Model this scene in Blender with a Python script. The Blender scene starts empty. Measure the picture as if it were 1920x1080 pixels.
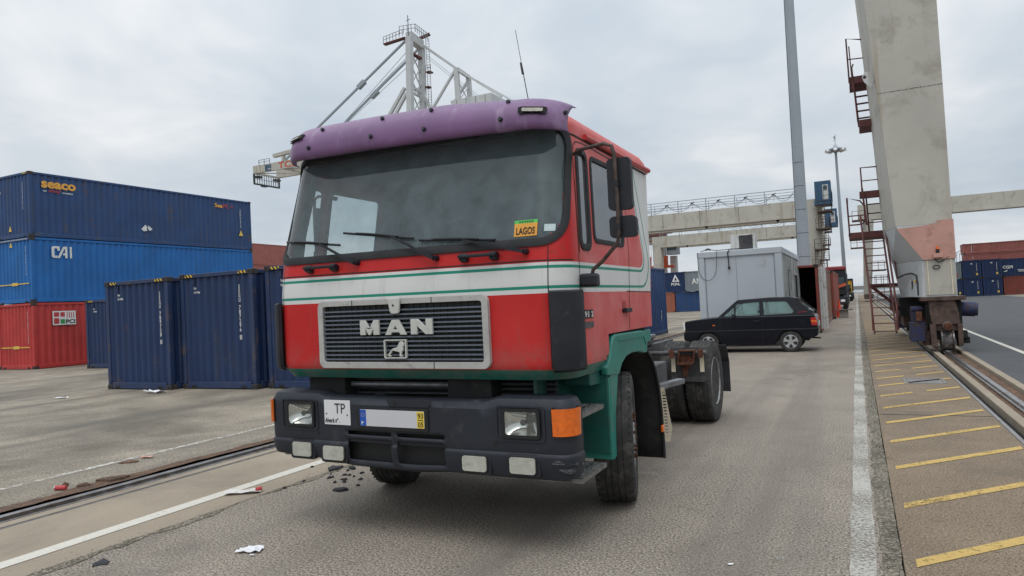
import bpy, math, random
from mathutils import Vector, Matrix
from mathutils.geometry import tessellate_polygon
random.seed(7)
SC = bpy.context.scene
COL = SC.collection
R = math.radians
PI = math.pi
# ------------------------------------------------------------------ camera
cd = bpy.data.cameras.new('camera'); cam = bpy.data.objects.new('camera', cd); COL.objects.link(cam)
yaw, pitch, roll = .456875, .024123, -.049566
fw = Vector((-math.sin(yaw)*math.cos(pitch), math.cos(yaw)*math.cos(pitch), math.sin(pitch)))
rt = Vector((math.cos(yaw), math.sin(yaw), 0)); up = rt.cross(fw)
r2 = rt*math.cos(roll)+up*math.sin(roll); u2 = -rt*math.sin(roll)+up*math.cos(roll)
cam.matrix_world = Matrix(((r2.x, u2.x, -fw.x, 0), (r2.y, u2.y, -fw.y, 0), (r2.z, u2.z, -fw.z, 1.62), (0, 0, 0, 1)))
cd.sensor_width = 36; cd.lens = 1313.92/1920*36; cd.clip_start = .05; cd.clip_end = 6000
SC.camera = cam
# ------------------------------------------------------------------ world: overcast sky
w = bpy.data.worlds.new('World'); SC.world = w; w.use_nodes = True
nt = w.node_tree; nt.nodes.clear()
def N(t, typ, **k):
    n = t.nodes.new(typ)
    for a, b in k.items():
        if a.startswith('i_'):
            n.inputs[a[2:].replace('_', ' ')].default_value = b
        else: setattr(n, a, b)
    return n
def math_node(t, op, a, b=None, clamp=False):
    n = t.nodes.new('ShaderNodeMath'); n.operation = op; n.use_clamp = clamp
    for i, v in enumerate((a, b)):
        if v is None: continue
        if isinstance(v, (int, float)): n.inputs[i].default_value = v
        else: t.links.new(v, n.inputs[i])
    return n.outputs[0]
def mixc(t, f, a, b, mode='MIX'):
    n = t.nodes.new('ShaderNodeMix'); n.data_type = 'RGBA'; n.blend_type = mode
    for s, v in ((0, f), (6, a), (7, b)):
        if isinstance(v, (int, float)): n.inputs[s].default_value = v
        elif isinstance(v, tuple): n.inputs[s].default_value = (*v, 1) if len(v) == 3 else v
        else: t.links.new(v, n.inputs[s])
    return n.outputs[2]
def ramp(t, src, stops):
    n = t.nodes.new('ShaderNodeValToRGB'); e = n.color_ramp.elements
    while len(e) < len(stops): e.new(.5)
    for i, (p, c) in enumerate(stops):
        e[i].position = p; e[i].color = (c, c, c, 1) if isinstance(c, (int, float)) else (*c, 1)
    t.links.new(src, n.inputs[0]); return n.outputs[0]
SUN_EL, SUN_AZ = 67, 165      # degrees; azimuth measured clockwise from +Y
tc = N(nt, 'ShaderNodeTexCoord'); sep = N(nt, 'ShaderNodeSeparateXYZ'); nt.links.new(tc.outputs['Generated'], sep.inputs[0])
den = math_node(nt, 'ADD', math_node(nt, 'MAXIMUM', sep.outputs[2], 0.0), .22)
cx = math_node(nt, 'DIVIDE', sep.outputs[0], den); cy = math_node(nt, 'DIVIDE', sep.outputs[1], den)
comb = N(nt, 'ShaderNodeCombineXYZ'); nt.links.new(cx, comb.inputs[0]); nt.links.new(cy, comb.inputs[1])
n1 = N(nt, 'ShaderNodeTexNoise', i_Scale=.75, i_Detail=5.0, i_Roughness=.52, i_Distortion=.25); nt.links.new(comb.outputs[0], n1.inputs[0])
n2 = N(nt, 'ShaderNodeTexNoise', i_Scale=2.6, i_Detail=4.0, i_Roughness=.5, i_Distortion=.6); nt.links.new(comb.outputs[0], n2.inputs[0])
c = math_node(nt, 'ADD', math_node(nt, 'MULTIPLY', n1.outputs[0], .75), math_node(nt, 'MULTIPLY', n2.outputs[0], .25))
cloud = ramp(nt, c, [(.36, (.49, .565, .65)), (.45, (.575, .645, .715)), (.54, (.70, .745, .79)), (.63, (.90, .915, .925))])
grad = ramp(nt, sep.outputs[2], [(0, 1.0), (.12, .98), (.45, 1.15), (.8, 2.1), (1, 2.4)])
cl = mixc(nt, 1.0, cloud, grad, 'MULTIPLY')
bg1 = N(nt, 'ShaderNodeBackground', i_Strength=.93); nt.links.new(cl, bg1.inputs[0])
sky = N(nt, 'ShaderNodeTexSky', sky_type='NISHITA', sun_disc=False, sun_elevation=R(SUN_EL), sun_rotation=R(SUN_AZ), air_density=1.0, dust_density=4.0)
bg2 = N(nt, 'ShaderNodeBackground', i_Strength=.008)
nt.links.new(sky.outputs[0], bg2.inputs[0])
add = N(nt, 'ShaderNodeAddShader'); nt.links.new(bg1.outputs[0], add.inputs[0]); nt.links.new(bg2.outputs[0], add.inputs[1])
out = N(nt, 'ShaderNodeOutputWorld'); nt.links.new(add.outputs[0], out.inputs[0])
# ------------------------------------------------------------------ sun behind thick cloud
sd = bpy.data.lights.new('sun', 'SUN'); sd.energy = .9; sd.angle = R(35); sd.color = (1, .97, .93)
so = bpy.data.objects.new('sun', sd); COL.objects.link(so)
dv = Vector((math.sin(R(SUN_AZ))*math.cos(R(SUN_EL)), math.cos(R(SUN_AZ))*math.cos(R(SUN_EL)), math.sin(R(SUN_EL))))
so.rotation_euler = dv.to_track_quat('Z', 'Y').to_euler(); so.location = (0, 0, 60)
SC.view_settings.view_transform = 'Standard'; SC.view_settings.look = 'None'; SC.view_settings.gamma = 1
SC.view_settings.exposure = 0.0
SC.cycles.max_bounces = 8; SC.cycles.transparent_max_bounces = 16
SC.cycles.use_adaptive_sampling = True
# ------------------------------------------------------------------ mesh helpers
class MB:
    def __init__(s): s.v = []; s.f = []; s.m = []; s.uv = None
    def add(s, vs, fs, m=0):
        o = len(s.v); s.v += [tuple(map(float, p)) for p in vs]; s.f += [tuple(i+o for i in f) for f in fs]; s.m += [m]*len(fs); return s
    def box(s, x0, x1, y0, y1, z0, z1, m=0):
        x0, x1 = sorted((x0, x1)); y0, y1 = sorted((y0, y1)); z0, z1 = sorted((z0, z1))
        v = [(x, y, z) for z in (z0, z1) for y in (y0, y1) for x in (x0, x1)]
        return s.add(v, [(0, 2, 3, 1), (4, 5, 7, 6), (0, 1, 5, 4), (2, 6, 7, 3), (0, 4, 6, 2), (1, 3, 7, 5)], m)
    def bar(s, p, q, w, h=None, ref=(0, 0, 1), m=0, w2=None, h2=None):
        p, q = Vector(p), Vector(q); d = (q-p).normalized(); h = w if h is None else h
        rf = Vector(ref)
        if abs(d.dot(rf)) > .98: rf = Vector((0, 1, 0))
        a = d.cross(rf).normalized(); b = a.cross(d)
        v = []
        for c, ww, hh in ((p, w, h), (q, w2 or w, h2 or h)):
            v += [c+a*ww/2*i+b*hh/2*j for i, j in ((-1, -1), (1, -1), (1, 1), (-1, 1))]
        return s.add(v, [(3, 2, 1, 0), (4, 5, 6, 7), (0, 1, 5, 4), (1, 2, 6, 5), (2, 3, 7, 6), (3, 0, 4, 7)], m)
    def cyl(s, p, q, r, r2=None, n=12, caps=True, m=0):
        p, q = Vector(p), Vector(q); r2 = r if r2 is None else r2; d = (q-p).normalized()
        a = d.orthogonal().normalized(); b = d.cross(a)
        v = [c+(a*math.cos(2*PI*i/n)+b*math.sin(2*PI*i/n))*rr for c, rr in ((p, r), (q, r2)) for i in range(n)]
        f = [(i, (i+1) % n, n+(i+1) % n, n+i) for i in range(n)]
        if caps: f += [tuple(range(n-1, -1, -1)), tuple(range(n, 2*n))]
        return s.add(v, f, m)
    def tube(s, pts, r, n=8, m=0, closed=False):
        P = [Vector(p) for p in pts]; k = len(P); v = []; a = None
        for i, p in enumerate(P):
            if closed: d = P[(i+1) % k]-P[i-1]
            else: d = P[min(i+1, k-1)]-P[max(i-1, 0)]
            d.normalize()
            a = d.orthogonal().normalized() if a is None else (a-d*a.dot(d)).normalized()
            b = d.cross(a)
            v += [p+(a*math.cos(2*PI*j/n)+b*math.sin(2*PI*j/n))*r for j in range(n)]
        f = []
        for i in range(k if closed else k-1):
            i2 = (i+1) % k
            f += [(i*n+j, i*n+(j+1) % n, i2*n+(j+1) % n, i2*n+j) for j in range(n)]
        if not closed: f += [tuple(range(n-1, -1, -1)), tuple(range((k-1)*n, k*n))]
        return s.add(v, f, m)
    def lathe(s, prof, o, axis, n=32, m=0, caps=True):
        """prof: (radius, distance along axis)"""
        o = Vector(o); d = Vector(axis).normalized(); a = d.orthogonal().normalized(); b = d.cross(a); k = len(prof)
        v = [o+d*h+(a*math.cos(2*PI*i/n)+b*math.sin(2*PI*i/n))*r for r, h in prof for i in range(n)]
        f = [(j*n+i, j*n+(i+1) % n, (j+1)*n+(i+1) % n, (j+1)*n+i) for j in range(k-1) for i in range(n)]
        if caps and prof[0][0] > 1e-4: f.append(tuple(range(n-1, -1, -1)))
        if caps and prof[-1][0] > 1e-4: f.append(tuple(range((k-1)*n, k*n)))
        return s.add(v, f, m)
    def plate(s, outer, fmap, t, holes=(), m=0):
        """polygon (u,v) with holes, thickness t along w; fmap(u,v,w)->xyz"""
        loops = [outer]+list(holes); flat = [p for l in loops for p in l]; n = len(flat)
        tris = tessellate_polygon([[Vector((p[0], p[1], 0)) for p in l] for l in loops])
        v = [fmap(u, vv, 0) for u, vv in flat]+[fmap(u, vv, t) for u, vv in flat]
        f = [tuple(q) for q in tris]+[tuple(i+n for i in reversed(q)) for q in tris]
        o = 0
        for l in loops:
            k = len(l); f += [(o+i, o+(i+1) % k, n+o+(i+1) % k, n+o+i) for i in range(k)]; o += k
        return s.add(v, f, m)
    def map(s, fn): s.v = [tuple(fn(*p)) for p in s.v]; return s
    def build(s, name, mat, parent=None, smooth=False, bevel=0, o=None, seg=2, kind=None, recalc=True, solid=0, weld=False):
        org = ORG.get(parent.name, Vector((0, 0, 0))) if parent else Vector(o or (0, 0, 0))
        me = bpy.data.meshes.new(name)
        me.from_pydata([tuple(Vector(p)-org) for p in s.v], [], s.f)
        mats = mat if isinstance(mat, (list, tuple)) else [mat]
        for x in mats: me.materials.append(x)
        if len(mats) > 1: me.polygons.foreach_set('material_index', s.m)
        if s.uv:
            ul = me.uv_layers.new(name='UVMap')
            for lp in me.loops: ul.data[lp.index].uv = s.uv[lp.vertex_index]
        if recalc:
            import bmesh
            b = bmesh.new(); b.from_mesh(me)
            if weld: bmesh.ops.remove_doubles(b, verts=b.verts, dist=1e-4)
            bmesh.ops.recalc_face_normals(b, faces=b.faces); b.to_mesh(me); b.free()
        if smooth:
            me.polygons.foreach_set('use_smooth', [True]*len(me.polygons))
            if smooth != 'full': me.set_sharp_from_angle(angle=R(38))
        ob = bpy.data.objects.new(name, me); COL.objects.link(ob)
        if parent: ob.parent = parent; ORG[ob.name] = org
        else: ob.location = org; ORG[ob.name] = org
        if kind: ob['kind'] = kind
        if solid:
            md = ob.modifiers.new('solid', 'SOLIDIFY'); md.thickness = solid; md.offset = -1
        if bevel:
            md = ob.modifiers.new('bevel', 'BEVEL'); md.width = bevel; md.segments = seg; md.limit_method = 'ANGLE'; md.angle_limit = R(40)
        return ob
ORG = {}
def tag(ob, label, cat, group=None):
    ob['label'] = label; ob['category'] = cat
    if group: ob['group'] = group
    return ob
def thing(name, label, cat, o=(0, 0, 0), group=None):
    e = bpy.data.objects.new(name, None); COL.objects.link(e); e.location = o; e.empty_display_size = .2
    ORG[e.name] = Vector(o); return tag(e, label, cat, group)
def struct(name, mb, mat, **k): return mb.build(name, mat, None, kind='structure', **k)
def dup(root, loc, label, rz=0):
    c = root.copy(); COL.objects.link(c); c.location = loc; c.rotation_euler = (0, 0, rz)
    if label: c['label'] = label
    def kids(a, b):
        for ch in list(a.children):
            d = ch.copy(); COL.objects.link(d); d.parent = b; kids(ch, d)
    kids(root, c); return c
def text(s, org, xd, ud, wd, ht, mat, parent, name='lettering', bold=0.0, depth=.002, shear=0, lift=.003, fit=True):
    """text fitted into a wd x ht box whose lower left corner is org"""
    cu = bpy.data.curves.new('t', 'FONT'); cu.body = s; cu.size = 1; cu.offset = bold; cu.extrude = .5; cu.shear = shear; cu.resolution_u = 3
    cu.align_x = 'CENTER' if '\n' in s else 'LEFT'
    if '\n' in s: cu.space_line = .82
    tmp = bpy.data.objects.new('t', cu); COL.objects.link(tmp)
    dg = bpy.context.evaluated_depsgraph_get(); me = bpy.data.meshes.new_from_object(tmp.evaluated_get(dg))
    bpy.data.objects.remove(tmp); bpy.data.curves.remove(cu)
    X = [v.co.x for v in me.vertices]; Y = [v.co.y for v in me.vertices]
    x0, x1, y0, y1 = min(X), max(X), min(Y), max(Y)
    xd, ud = Vector(xd).normalized(), Vector(ud).normalized(); n = xd.cross(ud)
    mb = MB(); o = Vector(org)
    vs = [o+xd*((v.co.x-x0)/(x1-x0)*wd)+ud*((v.co.y-y0)/(y1-y0)*ht)+n*(lift+(v.co.z+.5)*depth) for v in me.vertices]
    mb.add(vs, [tuple(p.vertices) for p in me.polygons]); bpy.data.meshes.remove(me)
    return mb.build(name, mat, parent, recalc=False)
def rrect(x0, x1, y0, y1, r, n=5):
    if not isinstance(r, (list, tuple)): r = (r,)*4
    pts = []
    for (cx, cy, a, rr) in ((x1, y1, 0, r[0]), (x0, y1, 90, r[1]), (x0, y0, 180, r[2]), (x1, y0, 270, r[3])):
        ox = cx+(-rr if cx == x1 else rr); oy = cy+(-rr if cy == y1 else rr)
        for i in range(n+1):
            t = R(a+90*i/n); pts.append((ox+rr*math.cos(t), oy+rr*math.sin(t)))
    return pts
FX = lambda y: (lambda u, v, w: (u, y+w, v))      # polygon in X-Z plane at y, thickness along +y
FY = lambda x: (lambda u, v, w: (x+w, u, v))      # polygon in Y-Z plane at x
FZ = lambda z: (lambda u, v, w: (u, v, z+w))
# ------------------------------------------------------------------ materials
MATS = {}
def pm(name, rgb, rough=.5, metal=0, var=.12, vs=3.0, dirt=None, streak=None, bump=0, bs=60, coat=0, spec=.5, trans=0, ior=1.45, emis=None, sub=0, fine=None, rust=None, dust=None):
    """procedural painted / weathered surface.  dirt=(rgb, amount 0-1, scale); streak=(rgb, amount, scale) runs down; fine=(rgb, amount, scale) specks"""
    m = bpy.data.materials.new(name); m.use_nodes = True; t = m.node_tree; b = t.nodes['Principled BSDF']
    g = N(t, 'ShaderNodeNewGeometry'); pos = g.outputs['Position']
    def noise(sc, det=4, rough_=.55, vec=pos, dist=0):
        n = N(t, 'ShaderNodeTexNoise', i_Scale=sc, i_Detail=float(det), i_Roughness=rough_, i_Distortion=float(dist)); t.links.new(vec, n.inputs[0]); return n.outputs[0]
    col = mixc(t, ramp(t, noise(vs), [(.3, 0.0), (.7, 1.0)]), tuple(x*(1-var) for x in rgb), tuple(min(1, x*(1+var)) for x in rgb))
    rf = rough
    if fine:
        f = ramp(t, noise(fine[2], 2, .7), [(1-fine[1]-.12, 0.0), (1-fine[1]+.03, 1.0)]); col = mixc(t, f, col, fine[0])
    if streak:
        mp = N(t, 'ShaderNodeMapping'); mp.inputs['Scale'].default_value = (streak[2], streak[2], streak[2]*.07); t.links.new(pos, mp.inputs[0])
        f = ramp(t, noise(1.0, 5, .6, mp.outputs[0]), [(.72-streak[1]*.45, 0.0), (.86-streak[1]*.3, .85)]); col = mixc(t, f, col, streak[0])
    if dirt:
        f = ramp(t, noise(dirt[2], 7, .66, dist=.3), [(.72-dirt[1]*.45, 0.0), (.88-dirt[1]*.35, .9)]); col = mixc(t, f, col, dirt[0])
        rf = mixc(t, f, (rough,)*3, (min(1, rough+.3),)*3)
    if rust:
        f = ramp(t, noise(rust[2], 9, .72), [(.70-rust[1]*.25, 0.0), (.74-rust[1]*.25, 1.0)]); col = mixc(t, f, col, rust[0])
    t.links.new(col, b.inputs['Base Color'])
    if isinstance(rf, (int, float)): b.inputs['Roughness'].default_value = rf
    else: t.links.new(rf, b.inputs['Roughness'])
    b.inputs['Metallic'].default_value = metal; b.inputs['Specular IOR Level'].default_value = spec
    b.inputs['Coat Weight'].default_value = coat; b.inputs['Coat Roughness'].default_value = .12
    b.inputs['Transmission Weight'].default_value = trans; b.inputs['IOR'].default_value = ior
    if emis: b.inputs['Emission Color'].default_value = (*emis[0], 1); b.inputs['Emission Strength'].default_value = emis[1]
    if bump:
        bn = N(t, 'ShaderNodeBump', i_Strength=bump, i_Distance=.01); t.links.new(noise(bs, 3, .6), bn.inputs['Height']); t.links.new(bn.outputs[0], b.inputs['Normal'])
    MATS[name] = m; return m
def glass(name, tint, haze=.1, hcol=(.3, .33, .33), ior=1.5, rough=.02, tr=1.0):
    m = bpy.data.materials.new(name); m.use_nodes = True; t = m.node_tree; t.nodes.clear()
    g = N(t, 'ShaderNodeNewGeometry')
    tr_ = N(t, 'ShaderNodeBsdfTransparent'); tr_.inputs[0].default_value = (*tint, 1)
    df = N(t, 'ShaderNodeBsdfDiffuse'); df.inputs[0].default_value = (*hcol, 1)
    gl = N(t, 'ShaderNodeBsdfGlossy', i_Roughness=rough); fr = N(t, 'ShaderNodeFresnel'); mm = N(t, 'ShaderNodeMix'); mm.inputs[2].default_value = ior; mm.inputs[3].default_value = 1/ior
    t.links.new(g.outputs['Backfacing'], mm.inputs[0]); t.links.new(mm.outputs[0], fr.inputs[0])
    n = N(t, 'ShaderNodeTexNoise', i_Scale=5.0, i_Detail=6.0, i_Roughness=.65); t.links.new(g.outputs['Position'], n.inputs[0])
    hz = math_node(t, 'MULTIPLY', ramp(t, n.outputs[0], [(.3, .6), (.75, 1.5)]), haze)
    m1 = N(t, 'ShaderNodeMixShader'); t.links.new(hz, m1.inputs[0]); t.links.new(tr_.outputs[0], m1.inputs[1]); t.links.new(df.outputs[0], m1.inputs[2])
    m2 = N(t, 'ShaderNodeMixShader'); t.links.new(fr.outputs[0], m2.inputs[0]); t.links.new(m1.outputs[0], m2.inputs[1]); t.links.new(gl.outputs[0], m2.inputs[2])
    o = N(t, 'ShaderNodeOutputMaterial'); t.links.new(m2.outputs[0], o.inputs[0]); MATS[name] = m; return m
def ground(name, base, var, specks, stain, sscale=.35, bump=.5, tracks=None, rough=.9, sp=150, cracks=0):
    """weathered paving: aggregate specks, blotches, dark stains; tracks: darker bands running along Y"""
    m = bpy.data.materials.new(name); m.use_nodes = True; t = m.node_tree; b = t.nodes['Principled BSDF']
    pos = N(t, 'ShaderNodeNewGeometry').outputs['Position']
    def noise(sc, det=4, rg=.6, vec=pos, dist=0):
        n = N(t, 'ShaderNodeTexNoise', i_Scale=float(sc), i_Detail=float(det), i_Roughness=rg, i_Distortion=float(dist)); t.links.new(vec, n.inputs[0]); return n.outputs[0]
    col = mixc(t, ramp(t, noise(1.1, 6), [(.35, 0.0), (.65, 1.0)]), tuple(x*(1-var) for x in base), tuple(x*(1+var) for x in base))
    gr = noise(sp, 2, .75)
    col = mixc(t, ramp(t, gr, [(.36, 1.0), (.5, 0.0)]), col, tuple(x*specks[0] for x in base))
    col = mixc(t, ramp(t, gr, [(.52, 0.0), (.68, 1.0)]), col, tuple(min(1, x*specks[1]) for x in base))
    mid = noise(sp*.22, 5, .7); col = mixc(t, ramp(t, mid, [(.60, 0.0), (.69, .8)]), col, tuple(x*.38 for x in base))
    col = mixc(t, ramp(t, noise(2.1, 4, .5, dist=.4), [(.66, 0.0), (.73, .55)]), col, tuple(x*.45 for x in base))
    col = mixc(t, ramp(t, noise(7.5, 3, .5), [(.70, 0.0), (.76, .5)]), col, tuple(x*.4 for x in base))
    if stain:
        mp = N(t, 'ShaderNodeMapping'); mp.inputs['Scale'].default_value = stain[2] if len(stain) > 2 else (1, 1, 1); t.links.new(pos, mp.inputs[0])
        col = mixc(t, ramp(t, noise(sscale, 8, .68, mp.outputs[0], .4), [(.72-stain[1]*.4, 0.0), (.9-stain[1]*.35, .85)]), col, stain[0])
    if tracks:
        mp = N(t, 'ShaderNodeMapping'); mp.inputs['Scale'].default_value = tracks[2]; mp.inputs['Rotation'].default_value = (0, 0, tracks[3]); t.links.new(pos, mp.inputs[0])
        col = mixc(t, ramp(t, noise(1, 6, .6, mp.outputs[0], .15), [(.5, 0.0), (.68, tracks[1])]), col, tracks[0])
    if cracks:
        vn = N(t, 'ShaderNodeTexVoronoi', feature='DISTANCE_TO_EDGE', i_Scale=cracks); 
        wp = N(t, 'ShaderNodeVectorMath', operation='ADD'); nz = N(t, 'ShaderNodeTexNoise', i_Scale=2.0, i_Detail=5.0); t.links.new(pos, nz.inputs[0])
        t.links.new(pos, wp.inputs[0]); t.links.new(nz.outputs['Color'], wp.inputs[1]); t.links.new(wp.outputs[0], vn.inputs[0])
        col = mixc(t, ramp(t, vn.outputs[0], [(.004, .7), (.012, 0.0)]), col, tuple(x*.35 for x in base))
    t.links.new(col, b.inputs['Base Color']); b.inputs['Roughness'].default_value = rough; b.inputs['Specular IOR Level'].default_value = .3
    bn = N(t, 'ShaderNodeBump', i_Strength=bump, i_Distance=.008); t.links.new(math_node(t, 'ADD', gr, mid), bn.inputs['Height']); t.links.new(bn.outputs[0], b.inputs['Normal'])
    MATS[name] = m; return m
def paint_line(name, rgb, wear=.5, scale=14, under=(.2, .19, .18)):
    m = bpy.data.materials.new(name); m.use_nodes = True; t = m.node_tree; b = t.nodes['Principled BSDF']
    pos = N(t, 'ShaderNodeNewGeometry').outputs['Position']
    n = N(t, 'ShaderNodeTexNoise', i_Scale=float(scale), i_Detail=8.0, i_Roughness=.72); t.links.new(pos, n.inputs[0])
    n3 = N(t, 'ShaderNodeTexNoise', i_Scale=1.3, i_Detail=3.0); t.links.new(pos, n3.inputs[0])
    a = ramp(t, math_node(t, 'ADD', math_node(t, 'MULTIPLY', n.outputs[0], .7), math_node(t, 'MULTIPLY', n3.outputs[0], .3)), [(.5-.16*(1-wear)-.02, 1.0), (.64-.16*(1-wear)+.1*(1-wear), 0.0)] if wear < 0 else [(.62-.2*wear, 1.0), (.74-.2*wear, 0.0)])
    n2 = N(t, 'ShaderNodeTexNoise', i_Scale=60.0, i_Detail=3.0); t.links.new(pos, n2.inputs[0])
    t.links.new(mixc(t, n2.outputs[0], tuple(x*.8 for x in rgb), tuple(min(1, x*1.15) for x in rgb)), b.inputs['Base Color']); b.inputs['Roughness'].default_value = .75
    tr = N(t, 'ShaderNodeBsdfTransparent'); mx = N(t, 'ShaderNodeMixShader'); t.links.new(a, mx.inputs[0]); t.links.new(tr.outputs[0], mx.inputs[1]); t.links.new(b.outputs[0], mx.inputs[2])
    t.links.new(mx.outputs[0], t.nodes['Material Output'].inputs[0]); MATS[name] = m; return m
def stripes(name, a, b_, period, ang_xz=1.0, axis=0):
    m = bpy.data.materials.new(name); m.use_nodes = True; t = m.node_tree; b = t.nodes['Principled BSDF']
    s = N(t, 'ShaderNodeSeparateXYZ'); t.links.new(N(t, 'ShaderNodeNewGeometry').outputs['Position'], s.inputs[0])
    k = math_node(t, 'FRACT', math_node(t, 'DIVIDE', math_node(t, 'SUBTRACT', s.outputs[axis], math_node(t, 'MULTIPLY', s.outputs[2], ang_xz)), period))
    t.links.new(mixc(t, math_node(t, 'GREATER_THAN', k, .5), a, b_), b.inputs['Base Color']); b.inputs['Roughness'].default_value = .6; MATS[name] = m; return m

# ground
m_yard = ground('yard_paving', (.30, .257, .20), .24, (.4, 1.5), ((.10, .087, .07), .72), .22, .6, tracks=((.12, .108, .09), .85, (.75, .10, 1), 1.25), sp=38, cracks=0)
m_asph = ground('asphalt', (.252, .217, .178), .12, (.28, 1.85), ((.125, .105, .085), .48), .45, .14, tracks=((.150, .130, .112), .7, (1.1, .05, 1), .02), sp=62, rough=.92)
m_conc = ground('concrete_strip', (.30, .25, .188), .13, (.7, 1.3), ((.18, .15, .12), .45), .7, .35, sp=170, rough=.9)
m_walk = ground('walkway_concrete', (.20, .153, .106), .18, (.42, 1.6), ((.13, .105, .08), .5), .8, .4, sp=75)
m_road = ground('road_asphalt', (.082, .082, .085), .12, (.55, 1.6), ((.15, .145, .14), .35), .22, .5, sp=80)
m_weed = ground('mossy_edge', (.17, .148, .115), .35, (.3, 2.0), ((.06, .058, .035), .6), 6, .6, sp=45)
m_trough = ground('rusty_trough', (.14, .085, .055), .3, (.4, 1.8), ((.05, .035, .03), .6), 5, 1.0, sp=70)
m_base = ground('ground_far', (.22, .205, .18), .1, (.7, 1.3), ((.14, .13, .11), .4), .05, .1)
m_wl = paint_line('white_line_worn', (.42, .40, .355), .75, 48)
m_wl2 = paint_line('white_line_faint', (.55, .52, .46), .95, 14)
m_wl3 = paint_line('white_line', (.56, .53, .46), .3, 24)
m_yl = paint_line('yellow_line', (.50, .335, .10), .5, 32)
m_rail = pm('rail_steel', (.36, .35, .34), .32, 1, .3, 8, dirt=((.10, .06, .04), .5, 6))
m_railr = pm('rail_rust', (.07, .045, .035), .8, .2, .4, 14, bump=.5)
m_steel = pm('edge_steel', (.30, .29, .28), .5, .7, .2, 10, dirt=((.16, .10, .07), .4, 5))
m_sea = pm('sea_water', (.12, .16, .18), .2, 0, .2, .05, bump=.6, bs=.5)
# truck
RED = (.50, .035, .032)
m_green = pm('green_paint', (.014, .175, .135), .45, var=.12, vs=4, dirt=((.10, .14, .12), .42, 9), coat=.15)
m_dgreen = pm('green_trim', (.012, .09, .072), .5, var=.2, vs=4, dirt=((.05, .06, .055), .45, 9))
m_bump = pm('bumper_plastic', (.015, .018, .026), .52, var=.2, vs=2.5, dirt=((.05, .05, .052), .3, 7), bump=.12, bs=250, fine=((.08, .08, .08), .05, 80))
m_black = pm('black_plastic', (.012, .013, .018), .5, var=.25, vs=6, dirt=((.06, .058, .055), .3, 9))
m_rub = pm('rubber', (.022, .023, .025), .75, var=.25, vs=8)
m_tyre = pm('tyre_rubber', (.030, .029, .028), .85, var=.25, vs=7, dirt=((.11, .10, .09), .5, 10), bump=.3, bs=90)
m_dark = pm('dark_underbody', (.012, .012, .012), .85, var=.4, vs=8, dirt=((.04, .035, .03), .4, 8))
m_cloth = pm('cab_interior', (.045, .052, .052), .95, var=.15, vs=5)
m_seat = pm('seat_fabric', (.03, .033, .037), .95, var=.3, vs=20)
m_grey = pm('grille_frame_paint', (.40, .395, .37), .5, var=.1, vs=6, dirt=((.17, .16, .15), .35, 18), fine=((.12, .12, .14), .05, 50))
m_slat = pm('slat_paint', (.105, .125, .15), .45, var=.15, vs=6, dirt=((.05, .05, .05), .3, 20))
m_badge = pm('badge_paint', (.50, .50, .46), .45, var=.06, vs=20, dirt=((.30, .29, .26), .3, 25))
m_lensb = pm('lamp_reflector', (.80, .80, .78), .25, .15, .12, 9, bump=.12, bs=30, dirt=((.42, .41, .38), .35, 18))
m_fog = pm('fog_lens', (.46, .46, .40), .2, .15, .12, 20, bump=.25, bs=60, coat=.6, dirt=((.26, .24, .2), .35, 16))
m_orange = pm('amber_lens', (.72, .135, .008), .25, 0, .18, 24, bump=.25, bs=70, coat=.6)
m_white = pm('white_plate', (.66, .66, .66), .5, var=.03, fine=((.25, .25, .25), .02, 60))
m_plate = pm('number_plate', (.56, .55, .57), .45, var=.04)
m_bluep = pm('plate_blue', (.012, .085, .42), .45)
m_yelp = pm('plate_yellow', (.72, .52, .07), .45)
m_ink = pm('black_ink', (.012, .012, .012), .6)
m_visor = pm('purple_visor', (.162, .076, .180), .42, 0, .14, 2.2, coat=.12, dirt=((.30, .20, .32), .4, 3.0), streak=((.27, .19, .29), .35, 9))
m_frame = pm('chassis_paint', (.06, .062, .065), .6, .1, .3, 6, dirt=((.14, .13, .12), .5, 7))
m_galv = pm('grey_steel', (.20, .205, .215), .45, .6, .25, 7, dirt=((.12, .10, .09), .4, 9))
m_tread = pm('step_metal', (.22, .22, .21), .45, .7, .3, 20, dirt=((.08, .07, .06), .5, 12), bump=.3, bs=40)
m_rusty = pm('rusty_metal', (.12, .045, .026), .8, .2, .45, 12, dirt=((.035, .02, .015), .5, 14), bump=.5)
m_cream = pm('cream_plastic', (.74, .66, .50), .6, var=.1)
m_wheel = pm('wheel_paint', (.30, .30, .29), .5, .3, .15, 8, dirt=((.13, .11, .09), .5, 9))
m_mirp = pm('mirror_arm', (.06, .042, .036), .55, .1, .4, 22, dirt=((.14, .085, .06), .5, 20))
m_glassw = glass('windscreen_glass', (.92, 1.0, .99), .31, (.215, .285, .30), 1.55)
m_glasss = glass('side_glass', (.95, 1.0, 1.0), .13, (.50, .54, .58), 2.7)  # pale diffuse haze paints in part of the sky reflection on the panes
m_lens = glass('clear_lens', (.95, .96, .95), .05, (.5, .5, .48), 1.45, .06)
m_stick = pm('orange_sticker', (.72, .34, .05), .6); m_stickg = pm('green_sticker', (.10, .50, .10), .6); m_stickw = pm('white_sticker', (.50, .60, .60), .6, fine=((.15, .3, .3), .3, 150))
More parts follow.
